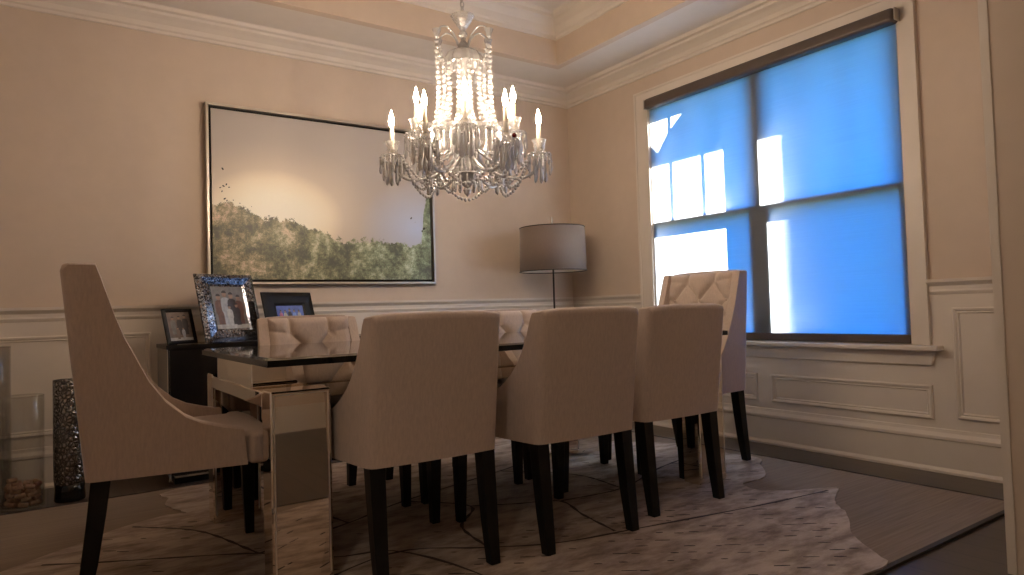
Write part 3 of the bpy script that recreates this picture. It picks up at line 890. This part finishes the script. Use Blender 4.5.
def picture_frame(name, x, y, w, h, bw, bh, th, m, yaw, lean, photo, label, mouldy=0):
    """frame w x h standing on the cabinet top; opening border bw (sides) bh (top/bottom)"""
    r = empty(name, (x, y, .7585), yaw, label, 'picture frame')
    tilt = (-lean, 0, 0)
    bm = bmesh.new()
    rows = []
    for o, d in ((0, th * .35), (0, 0 if not mouldy else -.0), (.30, -.35 * th * (1 if mouldy else .4)), (.8, -.2 * th), (1, .05 * th), (1, th * .5)):
        a, b = o * bw, o * bh
        rows.append([bm.verts.new((sx * (w / 2 - a), d, zz)) for sx, zz in ((-1, b), (1, b), (1, h - b), (-1, h - b))])
    for A, B in zip(rows, rows[1:]):
        for i in range(4): bm.faces.new((A[i], A[(i + 1) % 4], B[(i + 1) % 4], B[i]))
    bm.faces.new([rows[0][i] for i in range(4)])
    mk('frame', bm, m, r, rot=tilt, loc=(0, 0, .004))
    # easel stand behind
    bm = bmesh.new(); box(bm, (-w * .14, th * .4, .02), (w * .14, th * .4 + .006, h * .72))
    mk('backing', bm, M['black_frame'], r, rot=tilt, loc=(0, 0, .004))
    bm = bmesh.new()
    z1 = h * .62; yb = math.sin(lean) * z1 + th
    pol = [(-w * .10, yb, z1 * math.cos(lean)), (w * .10, yb, z1 * math.cos(lean)), (w * .16, yb + h * .22, 0), (-w * .16, yb + h * .22, 0)]
    A = [bm.verts.new(p) for p in pol]; B = [bm.verts.new((p[0], p[1] + .006, p[2])) for p in pol]
    bm.faces.new(A); bm.faces.new(B[::-1])
    for i in range(4): bm.faces.new((A[i], B[i], B[(i + 1) % 4], A[(i + 1) % 4]))
    mk('easel', bm, M['black_frame'], r)
    pb, pm = photo
    mk('photograph', pb, pm, r, rot=tilt, loc=(0, (h / 2) * math.sin(lean) + .003 * 0 + .0, .004 + (h / 2) * math.cos(lean)), recalc=False)
    return r
fam1 = photo_mesh(.134, .167, 'sepia', [(-.28, .22, .62, 'grey'), (.0, .2, .66, 'dark'), (.26, .2, .7, 'dark'), (.12, .06, .4, 'shirt'), (-.12, .05, .42, 'sepia')], 'white')
picture_frame('picture_frame', .632, 4.185, .180, .205, .024, .020, .020, M['black_frame'], .42, .30, fam1, 'small black picture frame at the end of the black cabinet, smallest of the three')
fam2 = photo_mesh(.212, .258, 'grey', [(-.32, .1, .72, 'rust'), (-.12, .1, .80, 'shirt'), (.08, .1, .76, 'dark'), (.30, .1, .70, 'rust'), (.2, .08, .52, 'dark'), (-.03, .06, .5, 'white')], 'white')
picture_frame('picture_frame', .915, 4.185, .385, .410, .090, .078, .030, M['mosaic'], .42, .27, fam2, 'large mirror-mosaic picture frame with a group photo, standing on the black cabinet', 1)
fam3 = photo_mesh(.205, .120, 'sky', [(-.36, .08, .7, 'pink'), (-.2, .05, .72, 'white'), (-.03, .05, .8, 'dark'), (.14, .05, .74, 'blue'), (.32, .05, .72, 'white')])
picture_frame('picture_frame', 1.268, 4.215, .380, .295, .088, .088, .030, M['black_frame'], .42, .26, fam3, 'wide black picture frame with a small blue photo, partly hidden behind the tufted chair')

# ------------------------------------------------------------------ landscape picture on the wall
AX0, AX1, AZ0, AZ1 = .822, 2.412, 1.106, 2.250
art = empty('landscape_picture', ((AX0 + AX1) / 2, D - .001, (AZ0 + AZ1) / 2), 0, 'large framed landscape of green treetops under a pale sky with painted glare, hung on the beige wall', 'picture')
hw, hh = (AX1 - AX0) / 2, (AZ1 - AZ0) / 2
def art_frame(prof, m, name):
    bm = bmesh.new(); rows = []
    for o, d in prof: rows.append([bm.verts.new((sx * (hw - o), -d, sz * (hh - o))) for sx, sz in ((-1, -1), (1, -1), (1, 1), (-1, 1))])
    n = len(rows)
    for a in range(n):
        A, B = rows[a], rows[(a + 1) % n]
        for i in range(4): bm.faces.new((A[i], A[(i + 1) % 4], B[(i + 1) % 4], B[i]))
    return mk(name, bm, m, art)
art_frame([(0, 0), (0, .048), (.004, .050), (.016, .050), (.018, .046), (.018, 0)], M['silver_frame'], 'frame')
art_frame([(.0182, .001), (.0182, .020), (.034, .020), (.034, .001)], M['black_frame'], 'shadow_gap')
def art_mat():
    m, nt, b = nmat('landscape_print')
    tcn = N(nt, 'ShaderNodeTexCoord'); L = nt.links
    sx = N(nt, 'ShaderNodeSeparateXYZ'); L.new(tcn.outputs['Object'], sx.inputs[0])
    def math_(op, a, b_=None, c=None):
        n = N(nt, 'ShaderNodeMath', operation=op)
        for i, v in enumerate((a, b_, c)):
            if v is None: continue
            if isinstance(v, (int, float)): n.inputs[i].default_value = v
            else: L.new(v, n.inputs[i])
        return n.outputs[0]
    u = math_('MULTIPLY_ADD', sx.outputs['X'], 1 / (2 * hw), .5)
    v = math_('MULTIPLY_ADD', sx.outputs['Z'], 1 / (2 * hh), .5)
    line = ramp(nt, u, [(0, .445), (.06, .44), (.13, .44), (.20, .385), (.33, .375), (.45, .31), (.58, .255), (.70, .28), (.80, .265), (.88, .24), (.93, .26), (.945, .45), (.965, .60), (1, .66)])
    bw = N(nt, 'ShaderNodeRGBToBW'); L.new(line, bw.inputs[0])
    def noise(sc, det=6.0, rough=.6):
        n = N(nt, 'ShaderNodeTexNoise', Scale=sc, Detail=det, Roughness=rough); L.new(tcn.outputs['Object'], n.inputs['Vector']); return n.outputs['Fac']
    edge = math_('ADD', bw.outputs[0], math_('MULTIPLY_ADD', noise(14, 9, .8), .22, -.11))
    tree = math_('LESS_THAN', v, edge)
    # sky: lamp glare painted in at the left, window's blue reflection at the right
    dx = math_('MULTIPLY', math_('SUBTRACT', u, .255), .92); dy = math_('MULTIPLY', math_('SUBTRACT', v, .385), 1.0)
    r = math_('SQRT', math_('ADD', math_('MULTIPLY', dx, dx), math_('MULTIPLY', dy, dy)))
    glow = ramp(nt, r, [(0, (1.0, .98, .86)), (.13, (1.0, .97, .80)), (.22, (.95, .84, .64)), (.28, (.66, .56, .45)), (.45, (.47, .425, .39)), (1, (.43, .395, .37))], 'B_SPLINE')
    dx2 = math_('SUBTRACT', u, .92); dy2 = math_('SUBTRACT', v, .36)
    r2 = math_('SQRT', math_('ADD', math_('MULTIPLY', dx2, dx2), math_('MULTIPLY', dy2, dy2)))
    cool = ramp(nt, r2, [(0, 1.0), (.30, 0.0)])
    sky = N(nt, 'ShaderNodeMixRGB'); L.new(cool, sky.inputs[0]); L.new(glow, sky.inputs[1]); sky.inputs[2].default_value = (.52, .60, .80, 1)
    # foliage
    fol = ramp(nt, math_('ADD', math_('MULTIPLY', noise(22, 12, .9), .70), math_('MULTIPLY', noise(6, 4, .6), .30)), [(.43, (.015, .025, .02)), (.475, (.09, .11, .06)), (.505, (.22, .25, .14)), (.535, (.42, .42, .30)), (.575, (.80, .74, .66))])
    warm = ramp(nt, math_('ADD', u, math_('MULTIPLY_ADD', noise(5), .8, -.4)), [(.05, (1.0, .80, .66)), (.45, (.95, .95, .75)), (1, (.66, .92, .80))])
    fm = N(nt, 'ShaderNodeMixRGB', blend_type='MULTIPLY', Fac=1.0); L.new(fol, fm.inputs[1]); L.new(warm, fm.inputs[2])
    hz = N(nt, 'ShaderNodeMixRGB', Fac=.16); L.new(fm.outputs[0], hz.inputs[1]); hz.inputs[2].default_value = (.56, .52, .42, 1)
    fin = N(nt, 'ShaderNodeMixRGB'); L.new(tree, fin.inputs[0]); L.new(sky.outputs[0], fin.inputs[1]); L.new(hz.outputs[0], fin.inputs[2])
    L.new(fin.outputs[0], b.inputs['Base Color'])
    b.inputs['Roughness'].default_value = .42
    return m
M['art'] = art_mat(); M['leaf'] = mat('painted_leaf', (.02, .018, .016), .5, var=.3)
bm = bmesh.new(); box(bm, (-hw + .034, -.034, -hh + .034), (hw - .034, -.002, hh - .034))
def leafdot(u, v, r, a=0):
    cx, cz = (u - .5) * 2 * hw, (v - .5) * 2 * hh
    q = [(1, 0), (.5, .45), (-.4, .5), (-1, 0), (-.4, -.5), (.5, -.45)]
    f = bm.faces.new([bm.verts.new((cx + r * (x * math.cos(a) - z * math.sin(a)), -.0344, cz + r * (x * math.sin(a) + z * math.cos(a)))) for x, z in q]); f.material_index = 1
for u, v, r in ((.062, .64, .009), (.064, .545, .008), (.075, .555, .007), (.052, .535, .006), (.085, .54, .006), (.058, .515, .006), (.068, .475, .008), (.076, .465, .006), (.10, .47, .004), (.125, .455, .004), (.14, .43, .005), (.155, .42, .005), (.17, .44, .003), (.88, .425, .009), (.945, .36, .012), (.935, .345, .008), (.90, .40, .003)):
    leafdot(u, v, r * 1.15, rnd.uniform(0, 3))
bmesh.ops.recalc_face_normals(bm, faces=bm.faces[:])
for f in bm.faces:
    if f.material_index == 1 and f.normal.y > 0: f.normal_flip()
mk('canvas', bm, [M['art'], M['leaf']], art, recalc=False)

# ------------------------------------------------------------------ floor lamp in the corner
LX, LY = 3.290, 4.200
lamp = empty('floor_lamp', (LX, LY, 0), 0, 'floor lamp with a taupe drum shade standing in the corner by the window', 'lamp')
bm = bmesh.new(); lathe(bm, [(0, 0), (.115, 0), (.12, .006), (.12, .014), (.112, .022), (.02, .026), (.014, .05)], 40); mk('base', bm, M['dark_metal'], lamp, smooth=True)
bm = bmesh.new(); lathe(bm, [(.0075, .03), (.0075, 1.56)], 14); mk('pole', bm, M['dark_metal'], lamp, smooth=True)
bm = bmesh.new(); lathe(bm, [(.006, 1.56), (.009, 1.565), (.009, 1.612), (.004, 1.618), (0, 1.618)], 14); mk('finial', bm, M['steel'], lamp, smooth=True)
RT, RB, Z0, Z1 = .256, .264, 1.188, 1.530
bm = bmesh.new(); lathe(bm, [(RB, Z0), (RT, Z1), (RT - .003, Z1), (RB - .003, Z0), (RB, Z0)], 64, close=False)
bmesh.ops.remove_doubles(bm, verts=bm.verts, dist=1e-6)
shd = mk('lamp_shade', bm, M['lampshade'], lamp, smooth=False)
for p in shd.data.polygons: p.use_smooth = True
bm = bmesh.new(); lathe(bm, [(RB - .004, Z0 + .004), (RT - .004, Z1 - .004)], 64, close=False); mk('shade_lining', bm, M['shade_inner'], shd, smooth=True)
for nm, r, z in (('shade_trim', RB, Z0), ('shade_trim', RT, Z1)):
    bm = bmesh.new(); tube(bm, [(r * math.cos(2 * PI * k / 64), r * math.sin(2 * PI * k / 64), z) for k in range(65)], .0038, 6); mk(nm, bm, M['dark_metal'], shd, smooth=True)
bm = bmesh.new()
for k in range(3):
    a = 2 * PI * k / 3 + .3
    tube(bm, [(0, 0, 1.53), (RT * math.cos(a), RT * math.sin(a), 1.528)], .0025, 6)
mk('shade_spider', bm, M['dark_metal'], lamp)

# ------------------------------------------------------------------ floor vases
def glass_cyl(name, x, y, r, h, m, label, th=.005):
    e = empty(name, (x, y, 0), 0, label, 'vase')
    bm = bmesh.new(); lathe(bm, [(0, .001), (r, .001), (r, h), (r - th * .3, h + .002), (r - th, h), (r - th, .016), (0, .016)], 48, close=False)
    mk('glass_wall', bm, m, e, smooth=False)
    for p in e.children[0].data.polygons: p.use_smooth = True
    bm = bmesh.new(); tube(bm, [((r - th * .5) * math.cos(2 * PI * k / 48), (r - th * .5) * math.sin(2 * PI * k / 48), h) for k in range(49)], .003, 6)
    mk('rim', bm, M['vase_glass'], e, smooth=True)
    return e
VX, VY, VR = -.094, 4.150, .070 + .0
VX, VY, VR = -.100, 4.130, .090
glass_cyl('cylinder_vase', VX, VY, VR, .545, M['vase_glass'], 'clear glass cylinder vase on the floor with a heap of corks in its bottom')
glass_cyl('cylinder_vase', -.235, 4.300, .085, .785, M['grey_glass'], 'tall empty grey glass cylinder vase on the floor behind the vase of corks')
pv = empty('patterned_vase', (.093, 4.155, 0), 0, 'tall dark silver vase with a honeycomb pattern, on the floor behind the host chair', 'vase')
R_ = .070
bm = bmesh.new(); lathe(bm, [(R_ * .96, .085), (R_ * 1.0, .11), (R_ * 1.01, .30), (R_ * 1.0, .606), (R_ * .985, .610), (R_ * .93, .608), (R_ * .93, .09)], 56, close=False); mk('body', bm, M['hammered'], pv, smooth=True)
bm = bmesh.new(); lathe(bm, [(0, 0), (R_ * .94, 0), (R_ * .98, .008), (R_ * .96, .03), (R_ * .93, .05), (R_ * .96, .085), (R_ * .5, .088), (0, .088)], 56, close=False); mk('foot', bm, M['vase_base'], pv, smooth=True)
# corks
cork0 = None
bm = bmesh.new(); lathe(bm, [(0, -.021), (.0095, -.021), (.0112, -.019), (.0112, .019), (.0095, .021), (0, .021)], 14, close=False)
cork0 = mk('cork', bm, M['cork'], None, smooth=False)
n_ = 0
for layer in range(6):
    z = .030 + layer * .0205
    spots = [(0.0, 0.0)] if layer % 2 else []
    for k in range(6 if layer % 2 else 8): 
        a = 2 * PI * k / (6 if layer % 2 else 8) + layer * .7; rr = .058 if layer % 2 else .063
        spots.append((rr * math.cos(a), rr * math.sin(a)))
    if not layer % 2: spots += [(.020, .016), (-.021, -.014)]
    for sx_, sy_ in spots:
        if layer == 5 and rnd.random() < .35: continue
        o = cork0 if n_ == 0 else cork0.copy()
        if n_: COL.objects.link(o)
        ang = math.atan2(sy_, sx_) + PI / 2 + rnd.uniform(-.35, .35)
        o.rotation_euler = Euler((PI / 2 + rnd.uniform(-.3, .3), 0, ang - PI / 2), 'XYZ')
        o.location = (VX + sx_, VY + sy_, z + rnd.uniform(-.003, .003))
        setp(o, 'wine cork in the heap at the bottom of the clear glass cylinder vase', 'cork', 'corks heaped in the clear glass vase')
        n_ += 1

# ------------------------------------------------------------------ chandelier
CHX, CHY = 1.655, 2.755
ch = empty('chandelier', (CHX, CHY, CEIL + .36), 0, 'lit crystal chandelier with candle bulbs, bead strands and prism drops hanging over the table', 'chandelier')
ZO = CEIL + .36      # heights below are absolute, children sit at -ZO
CR = M['crystal']
def cmk(name, bm, m, parent=None, smooth=False, **kw):
    o = mk(name, bm, m, parent or ch, smooth=smooth, **kw)
    if parent is None: o.location = (0, 0, -ZO)
    return o
bm = bmesh.new(); lathe(bm, [(0, TRZ - .03), (.02, TRZ - .03), (.055, TRZ - .018), (.06, TRZ - .001), (0, TRZ - .001)], 28); cmk('ceiling_canopy', bm, M['steel'], smooth=True)
bm = bmesh.new()
z = TRZ - .04; k = 0
while z > 2.335:
    M3 = Matrix.Rotation(PI / 2 * (k % 2), 3, 'Z')
    tube(bm, [M3 @ Vector((.009 * math.cos(2 * PI * i / 12), 0, z - .006 + .018 * math.sin(2 * PI * i / 12))) for i in range(13)], .0026, 6)
    z -= .0275; k += 1
cmk('chain', bm, M['steel'], smooth=True)
bm = bmesh.new(); lathe(bm, [(.010, 2.235), (.014, 2.245), (.026, 2.262), (.044, 2.288), (.058, 2.312), (.055, 2.313), (.040, 2.291), (.022, 2.268), (.010, 2.256), (0, 2.252)], 12, close=False); cmk('crown_cup', bm, M['clear_crystal'])
bm = bmesh.new(); lathe(bm, [(0, 2.262), (.012, 2.26), (.010, 2.24), (.020, 2.228), (.022, 2.215), (.012, 2.205), (.012, 2.19), (.024, 2.175), (.026, 2.16), (.013, 2.15), (.016, 2.13), (.030, 2.11), (.022, 2.08), (.016, 2.0), (.026, 1.94), (.034, 1.90), (.020, 1.84), (.030, 1.78), (.044, 1.72), (.040, 1.68), (0, 1.67)], 12, close=False)
cmk('stem', bm, CR)
# scalloped canopy dish
bm = bmesh.new()
seg = 48
prof = [(.018, 2.150), (.050, 2.144), (.078, 2.126), (.094, 2.098), (.100, 2.074), (.094, 2.076), (.074, 2.106), (.046, 2.124), (.018, 2.130)]
rings = []
for r, z in prof:
    rings.append([bm.verts.new(((r * (1 + .07 * math.cos(10 * 2 * PI * i / seg) * min(1, r / .06))) * math.cos(2 * PI * i / seg), (r * (1 + .07 * math.cos(10 * 2 * PI * i / seg) * min(1, r / .06))) * math.sin(2 * PI * i / seg), z)) for i in range(seg)])
for A, B in zip(rings, rings[1:]):
    for i in range(seg): bm.faces.new((A[i], A[(i + 1) % seg], B[(i + 1) % seg], B[i]))
cmk('upper_dish', bm, CR)
# receiver bowl and bottom basket
bm = bmesh.new(); lathe(bm, [(.020, 1.70), (.055, 1.712), (.095, 1.735), (.150, 1.765), (.148, 1.750), (.092, 1.712), (.060, 1.672), (.030, 1.655), (.035, 1.63), (.055, 1.60), (.060, 1.57), (.040, 1.545), (0, 1.54)], 24, close=False); cmk('receiver_bowl', bm, M['clear_crystal'])
bm = bmesh.new(); lathe(bm, [(0, 1.545), (.03, 1.545), (.066, 1.552), (.070, 1.546), (.050, 1.52), (.026, 1.50), (.012, 1.485), (.020, 1.472), (.014, 1.455), (0, 1.440)], 16, close=False); cmk('bottom_finial', bm, CR)

def drop_bm(bm, x, y, z, L, r=.0075, n=6, a0=0):
    """bead on top, then a long cut prism"""
    def bip(zt, prof):
        rings = []
        for rr, zz in prof:
            if rr == 0: rings.append([bm.verts.new((x, y, zt - zz))])
            else: rings.append([bm.verts.new((x + rr * math.cos(a0 + 2 * PI * i / n), y + rr * math.sin(a0 + 2 * PI * i / n), zt - zz)) for i in range(n)])
        for A, B in zip(rings, rings[1:]):
            for i in range(n):
                j = (i + 1) % n
                if len(A) == 1: bm.faces.new((A[0], B[i], B[j]))
                elif len(B) == 1: bm.faces.new((A[j], A[i], B[0]))
                else: bm.faces.new((A[j], A[i], B[i], B[j]))
    bip(z, [(0, 0), (r * .95, .007), (r * .35, .0138), (r * .75, .020), (r * .8, L * .55), (r * 1.25, L * .80), (r * .9, L * .93), (0, L)])

def beads(bm, pts, r, wire=.0014):
    """cut beads threaded along pts, joined by a wire"""
    cum = [0]
    for a, b in zip(pts, pts[1:]): cum.append(cum[-1] + (b - a).length)
    n = max(2, int(cum[-1] / (r * 1.92)))
    tube(bm, pts[::2] + ([pts[-1]] if (len(pts) - 1) % 2 else []), wire, 4)
    for k in range(n):
        s = cum[-1] * (k + .5) / n
        i = max(j for j in range(len(cum)) if cum[j] <= s); i = min(i, len(pts) - 2)
        p = pts[i].lerp(pts[i + 1], (s - cum[i]) / max(1e-6, cum[i + 1] - cum[i]))
        rr = r * (.85 + .3 * ((k * 7) % 5) / 5)
        lathe(bm, [(0, -rr), (rr * .75, -rr * .6), (rr, 0), (rr * .75, rr * .6), (0, rr)], 6, c=p, close=False)

PHI0 = math.atan2(-CHY, -CHX)
def arm(R, zb, upper):
    """one arm pointing along +x; zb = height of its drip pan"""
    bm = bmesh.new()
    if upper: path = [(.03, 0, 1.70), (.09, 0, 1.655), (.15, 0, zb - .075), (.21, 0, zb - .085), (R - .012, 0, zb - .055), (R, 0, zb - .012)]
    else: path = [(.03, 0, 1.66), (.10, 0, 1.575), (.18, 0, zb - .095), (.27, 0, zb - .102), (R - .014, 0, zb - .060), (R, 0, zb - .012)]
    cp = smoothcurve(path, 20)
    tube(bm, cp, [.0085 - .002 * i / 20 for i in range(21)], 8)
    a = cmk('arm', bm, CR, smooth=True)
    # drip pan
    bm = bmesh.new(); s_ = 32; rings = []
    for r, z in ((.006, -.012), (.022, -.008), (.044, .002), (.056, .012), (.054, .014), (.040, .006), (.02, -.001), (.008, -.002)):
        q = lambda i: r * (1 + .06 * math.cos(8 * 2 * PI * i / s_) * (r / .056))
        rings.append([bm.verts.new((R + q(i) * math.cos(2 * PI * i / s_), q(i) * math.sin(2 * PI * i / s_), zb + z)) for i in range(s_)])
    for A, B in zip(rings, rings[1:]):
        for i in range(s_): bm.faces.new((A[i], A[(i + 1) % s_], B[(i + 1) % s_], B[i]))
    mk('drip_pan', bm, M['clear_crystal'], a)
    bm = bmesh.new(); lathe(bm, [(.007, 0), (.012, .006), (.010, .014), (.020, .024), (.027, .040), (.027, .056), (.033, .074), (.036, .080), (.032, .079), (.024, .058), (.022, .040), (0, .034)], 12, c=(R, 0, zb), close=False)
    mk('candle_cup', bm, M['clear_crystal'], a)
    bm = bmesh.new(); lathe(bm, [(0, .034), (.0105, .034), (.0105, .150), (.004, .154), (0, .154)], 14, c=(R, 0, zb), close=False)
    cs = mk('candle_sleeve', bm, M['candle'], a, smooth=True)
    bm = bmesh.new(); lathe(bm, [(0, .150), (.005, .152), (.0112, .167), (.0128, .180), (.0100, .198), (.005, .214), (.002, .226), (0, .231)], 10, c=(R, 0, zb), close=False)
    mk('flame_bulb', bm, M['bulb'], a, smooth=True)
    for k in range(8):
        t_ = 2 * PI * k / 8 + .2
        bm = bmesh.new(); drop_bm(bm, R + .055 * math.cos(t_), .055 * math.sin(t_), zb + .013, .088 + .026 * (k % 2), r=.0068, a0=t_)
        mk('prism', bm, CR, a)
    return a
a_lo = arm(.350, 1.628, False); a_up = arm(.256, 1.698, True)
for proto, offs in ((a_lo, (30, 90, 150, 210, 270, 330)), (a_up, (0, 60, 120, 180, 240, 300))):
    for i, o_ in enumerate(offs):
        a = proto if i == 0 else proto.copy()
        if i:
            COL.objects.link(a); a.parent = ch
            for c in proto.children[:]:
                d = c.copy(); COL.objects.link(d); d.parent = a
        a.rotation_euler = (0, 0, PHI0 + math.radians(o_))
# small drop fringe: under the pans' second row, round bowl, basket and dish
bm = bmesh.new()
for R, zb, offs in ((.350, 1.628, (30, 90, 150, 210, 270, 330)), (.256, 1.698, (0, 60, 120, 180, 240, 300))):
    for o_ in offs:
        a = PHI0 + math.radians(o_); cx, cy = R * math.cos(a), R * math.sin(a)
        for k in range(12):
            t_ = a + 2 * PI * (k + .5) / 12 + .2
            drop_bm(bm, cx + .054 * math.cos(t_), cy + .054 * math.sin(t_), zb + .012, .048, .0058, 6, t_)
        for k in range(5):
            t_ = a + 2 * PI * k / 5
            drop_bm(bm, cx + .026 * math.cos(t_), cy + .026 * math.sin(t_), zb - .008, .120, .0075, 6, t_)
for k in range(22):
    t_ = 2 * PI * k / 22; drop_bm(bm, .148 * math.cos(t_), .148 * math.sin(t_), 1.748, .110 + .03 * (k % 2), .0085, 6, t_)
for k in range(14):
    t_ = 2 * PI * k / 14; drop_bm(bm, .098 * math.cos(t_), .098 * math.sin(t_), 2.078, .070, .0072, 6, t_)
for k in range(12):
    t_ = 2 * PI * k / 12; drop_bm(bm, .066 * math.cos(t_), .066 * math.sin(t_), 1.552, .085, .0075, 6, t_)
for k in range(10):
    t_ = 2 * PI * k / 10; drop_bm(bm, .060 * math.cos(t_), .060 * math.sin(t_), 1.66, .12, .008, 6, t_)
o = cmk('drop_fringe', bm, CR); o['kind'] = 'stuff'; o['label'] = 'small cut crystal drops'
# scroll arms of the crown with little cups
for k, dg_ in enumerate((62, 118, 242, 298)):
    a = PHI0 + math.radians(dg_)
    bm = bmesh.new()
    cp = smoothcurve([(.018, 0, 2.15), (.045, 0, 2.212), (.085, 0, 2.245), (.120, 0, 2.235), (.138, 0, 2.205), (.136, 0, 2.178)], 18)
    tube(bm, cp, .0042, 6)
    lathe(bm, [(.004, 2.178), (.012, 2.186), (.014, 2.20), (.022, 2.222), (.020, 2.222), (.010, 2.20), (0, 2.196)], 8, c=(.138, 0, 0), close=False)
    o = cmk('scroll_arm', bm, CR); o.rotation_euler = (0, 0, a)
    bm = bmesh.new()
    p = smoothcurve([(.138, 0, 2.178), (.140, 0, 2.10), (.138, 0, 1.98), (.142, 0, 1.86), (.165, 0, 1.76), (.20, 0, 1.705)], 30)
    beads(bm, p, .0125)
    o = cmk('bead_strand', bm, CR); o.rotation_euler = (0, 0, a)
    bm = bmesh.new()
    p = smoothcurve([(.138, 0, 2.178), (.118, 0, 2.10), (.108, 0, 2.065), (.098, 0, 2.078)], 18)
    beads(bm, p, .0115)
    o = cmk('bead_swag', bm, CR); o.rotation_euler = (0, 0, a)
for k in range(12):
    a = PHI0 + math.radians(15 + 30 * k)
    bm = bmesh.new()
    p = smoothcurve([(.097, 0, 2.076), (.098, 0, 2.0), (.098, 0, 1.92), (.112, 0, 1.84), (.138, 0, 1.78), (.160, 0, 1.742)], 24)
    beads(bm, p, .0125)
    o = cmk('bead_strand', bm, CR); o.rotation_euler = (0, 0, a)
for k in range(6):      # garlands between the lower pans
    a0, a1 = PHI0 + math.radians(30 + 60 * k), PHI0 + math.radians(90 + 60 * k)
    P0 = Vector((.302 * math.cos(a0), .302 * math.sin(a0), 1.625)); P1 = Vector((.302 * math.cos(a1), .302 * math.sin(a1), 1.625))
    mid = (P0 + P1) / 2 * .86; mid.z = 1.462
    q0 = P0.lerp(mid, .5); q0.z = 1.505; q1 = P1.lerp(mid, .5); q1.z = 1.505
    bm = bmesh.new(); beads(bm, smoothcurve([P0, q0, mid, q1, P1], 26), .0100)
    cmk('garland', bm, CR)
    bm = bmesh.new()
    P2 = Vector((.06 * math.cos(a0), .06 * math.sin(a0), 1.548)); mid = P0.lerp(P2, .5); mid.z = 1.492
    beads(bm, smoothcurve([P0, mid, P2], 20), .0095)
    cmk('garland', bm, CR)
# the one dark red drop
a = PHI0 + math.radians(30); 
bm = bmesh.new(); bmesh.ops.create_uvsphere(bm, u_segments=14, v_segments=10, radius=.0105)
o = cmk('red_ball', bm, M['red_glass'], smooth=True); o.location = (.412 * math.cos(a), .412 * math.sin(a), 1.640 - ZO)
o['label'] = 'single dark red crystal ball'

# ------------------------------------------------------------------ added fill globe, unseen behind the camera
hl = empty('hall_fill_globe', (-.9, -.25, CEIL), 0, 'added glowing fill globe, unseen, on the hall ceiling', 'lamp')
bm = bmesh.new(); lathe(bm, [(0, 0), (.15, 0), (.15, -.03), (.14, -.035), (0, -.035)], 32, close=False); mk('fill_pan', bm, M['steel'], hl, smooth=True)
bm = bmesh.new(); lathe(bm, [(.138, -.034), (.13, -.08), (.09, -.125), (.04, -.145), (0, -.148)], 32, close=False); mk('fill_globe', bm, M['hall_fill'], hl, smooth=True)

# ------------------------------------------------------------------ daylight
sun = bpy.data.lights.new('sun', 'SUN'); sun.energy = 90.0; sun.angle = math.radians(.53); sun.color = (1.0, .95, .88)
so = bpy.data.objects.new('sun', sun); COL.objects.link(so)
so.rotation_euler = SUN_S.to_track_quat('Z', 'Y').to_euler()
so.location = (12, -6, 9)
w = bpy.data.worlds.new('World'); SC.world = w; w.use_nodes = True
nt = w.node_tree; bg = nt.nodes['Background']
tcw = N(nt, 'ShaderNodeTexCoord'); sxw = N(nt, 'ShaderNodeSeparateXYZ'); nt.links.new(tcw.outputs['Generated'], sxw.inputs[0])
mw = N(nt, 'ShaderNodeMath', operation='MULTIPLY_ADD'); mw.inputs[1].default_value = .5; mw.inputs[2].default_value = .5
nt.links.new(sxw.outputs['Z'], mw.inputs[0])
nt.links.new(ramp(nt, mw.outputs[0], [(0, (.03, .12, .28)), (.49, (.05, .20, .50)), (.52, (.02, .29, .95)), (.70, (.004, .25, 1.0)), (1, (.004, .22, 1.0))]), bg.inputs['Color'])
bg.inputs['Strength'].default_value = 7.2

# ------------------------------------------------------------------ camera
cam = bpy.data.cameras.new('camera'); co = bpy.data.objects.new('camera', cam); COL.objects.link(co)
r = Vector((0.8239398942, -0.5658762864, -0.0301177567)); u = Vector((0.0066070219, -0.0435514515, 0.9990293381)); f = Vector((0.5666386838, 0.8233391158, 0.0321450212))
Mx = Matrix((r, u, -f)).transposed().to_4x4(); Mx.translation = Vector((0, 0, .89905))
co.matrix_world = Mx
cam.sensor_width = 36; cam.lens = 23.8122; cam.clip_start = .02
SC.camera = co

SC.view_settings.view_transform = 'Standard'
SC.view_settings.look = 'None'
SC.view_settings.exposure = 0.2
SC.view_settings.gamma = 1.0
SC.view_settings.use_curve_mapping = False
SC.cycles.use_denoising = True
SC.cycles.max_bounces = 10
SC.cycles.diffuse_bounces = 5
SC.cycles.glossy_bounces = 5
SC.cycles.transparent_max_bounces = 24
SC.cycles.sample_clamp_indirect = 6.0
SC.cycles.caustics_reflective = False
SC.cycles.caustics_refractive = False
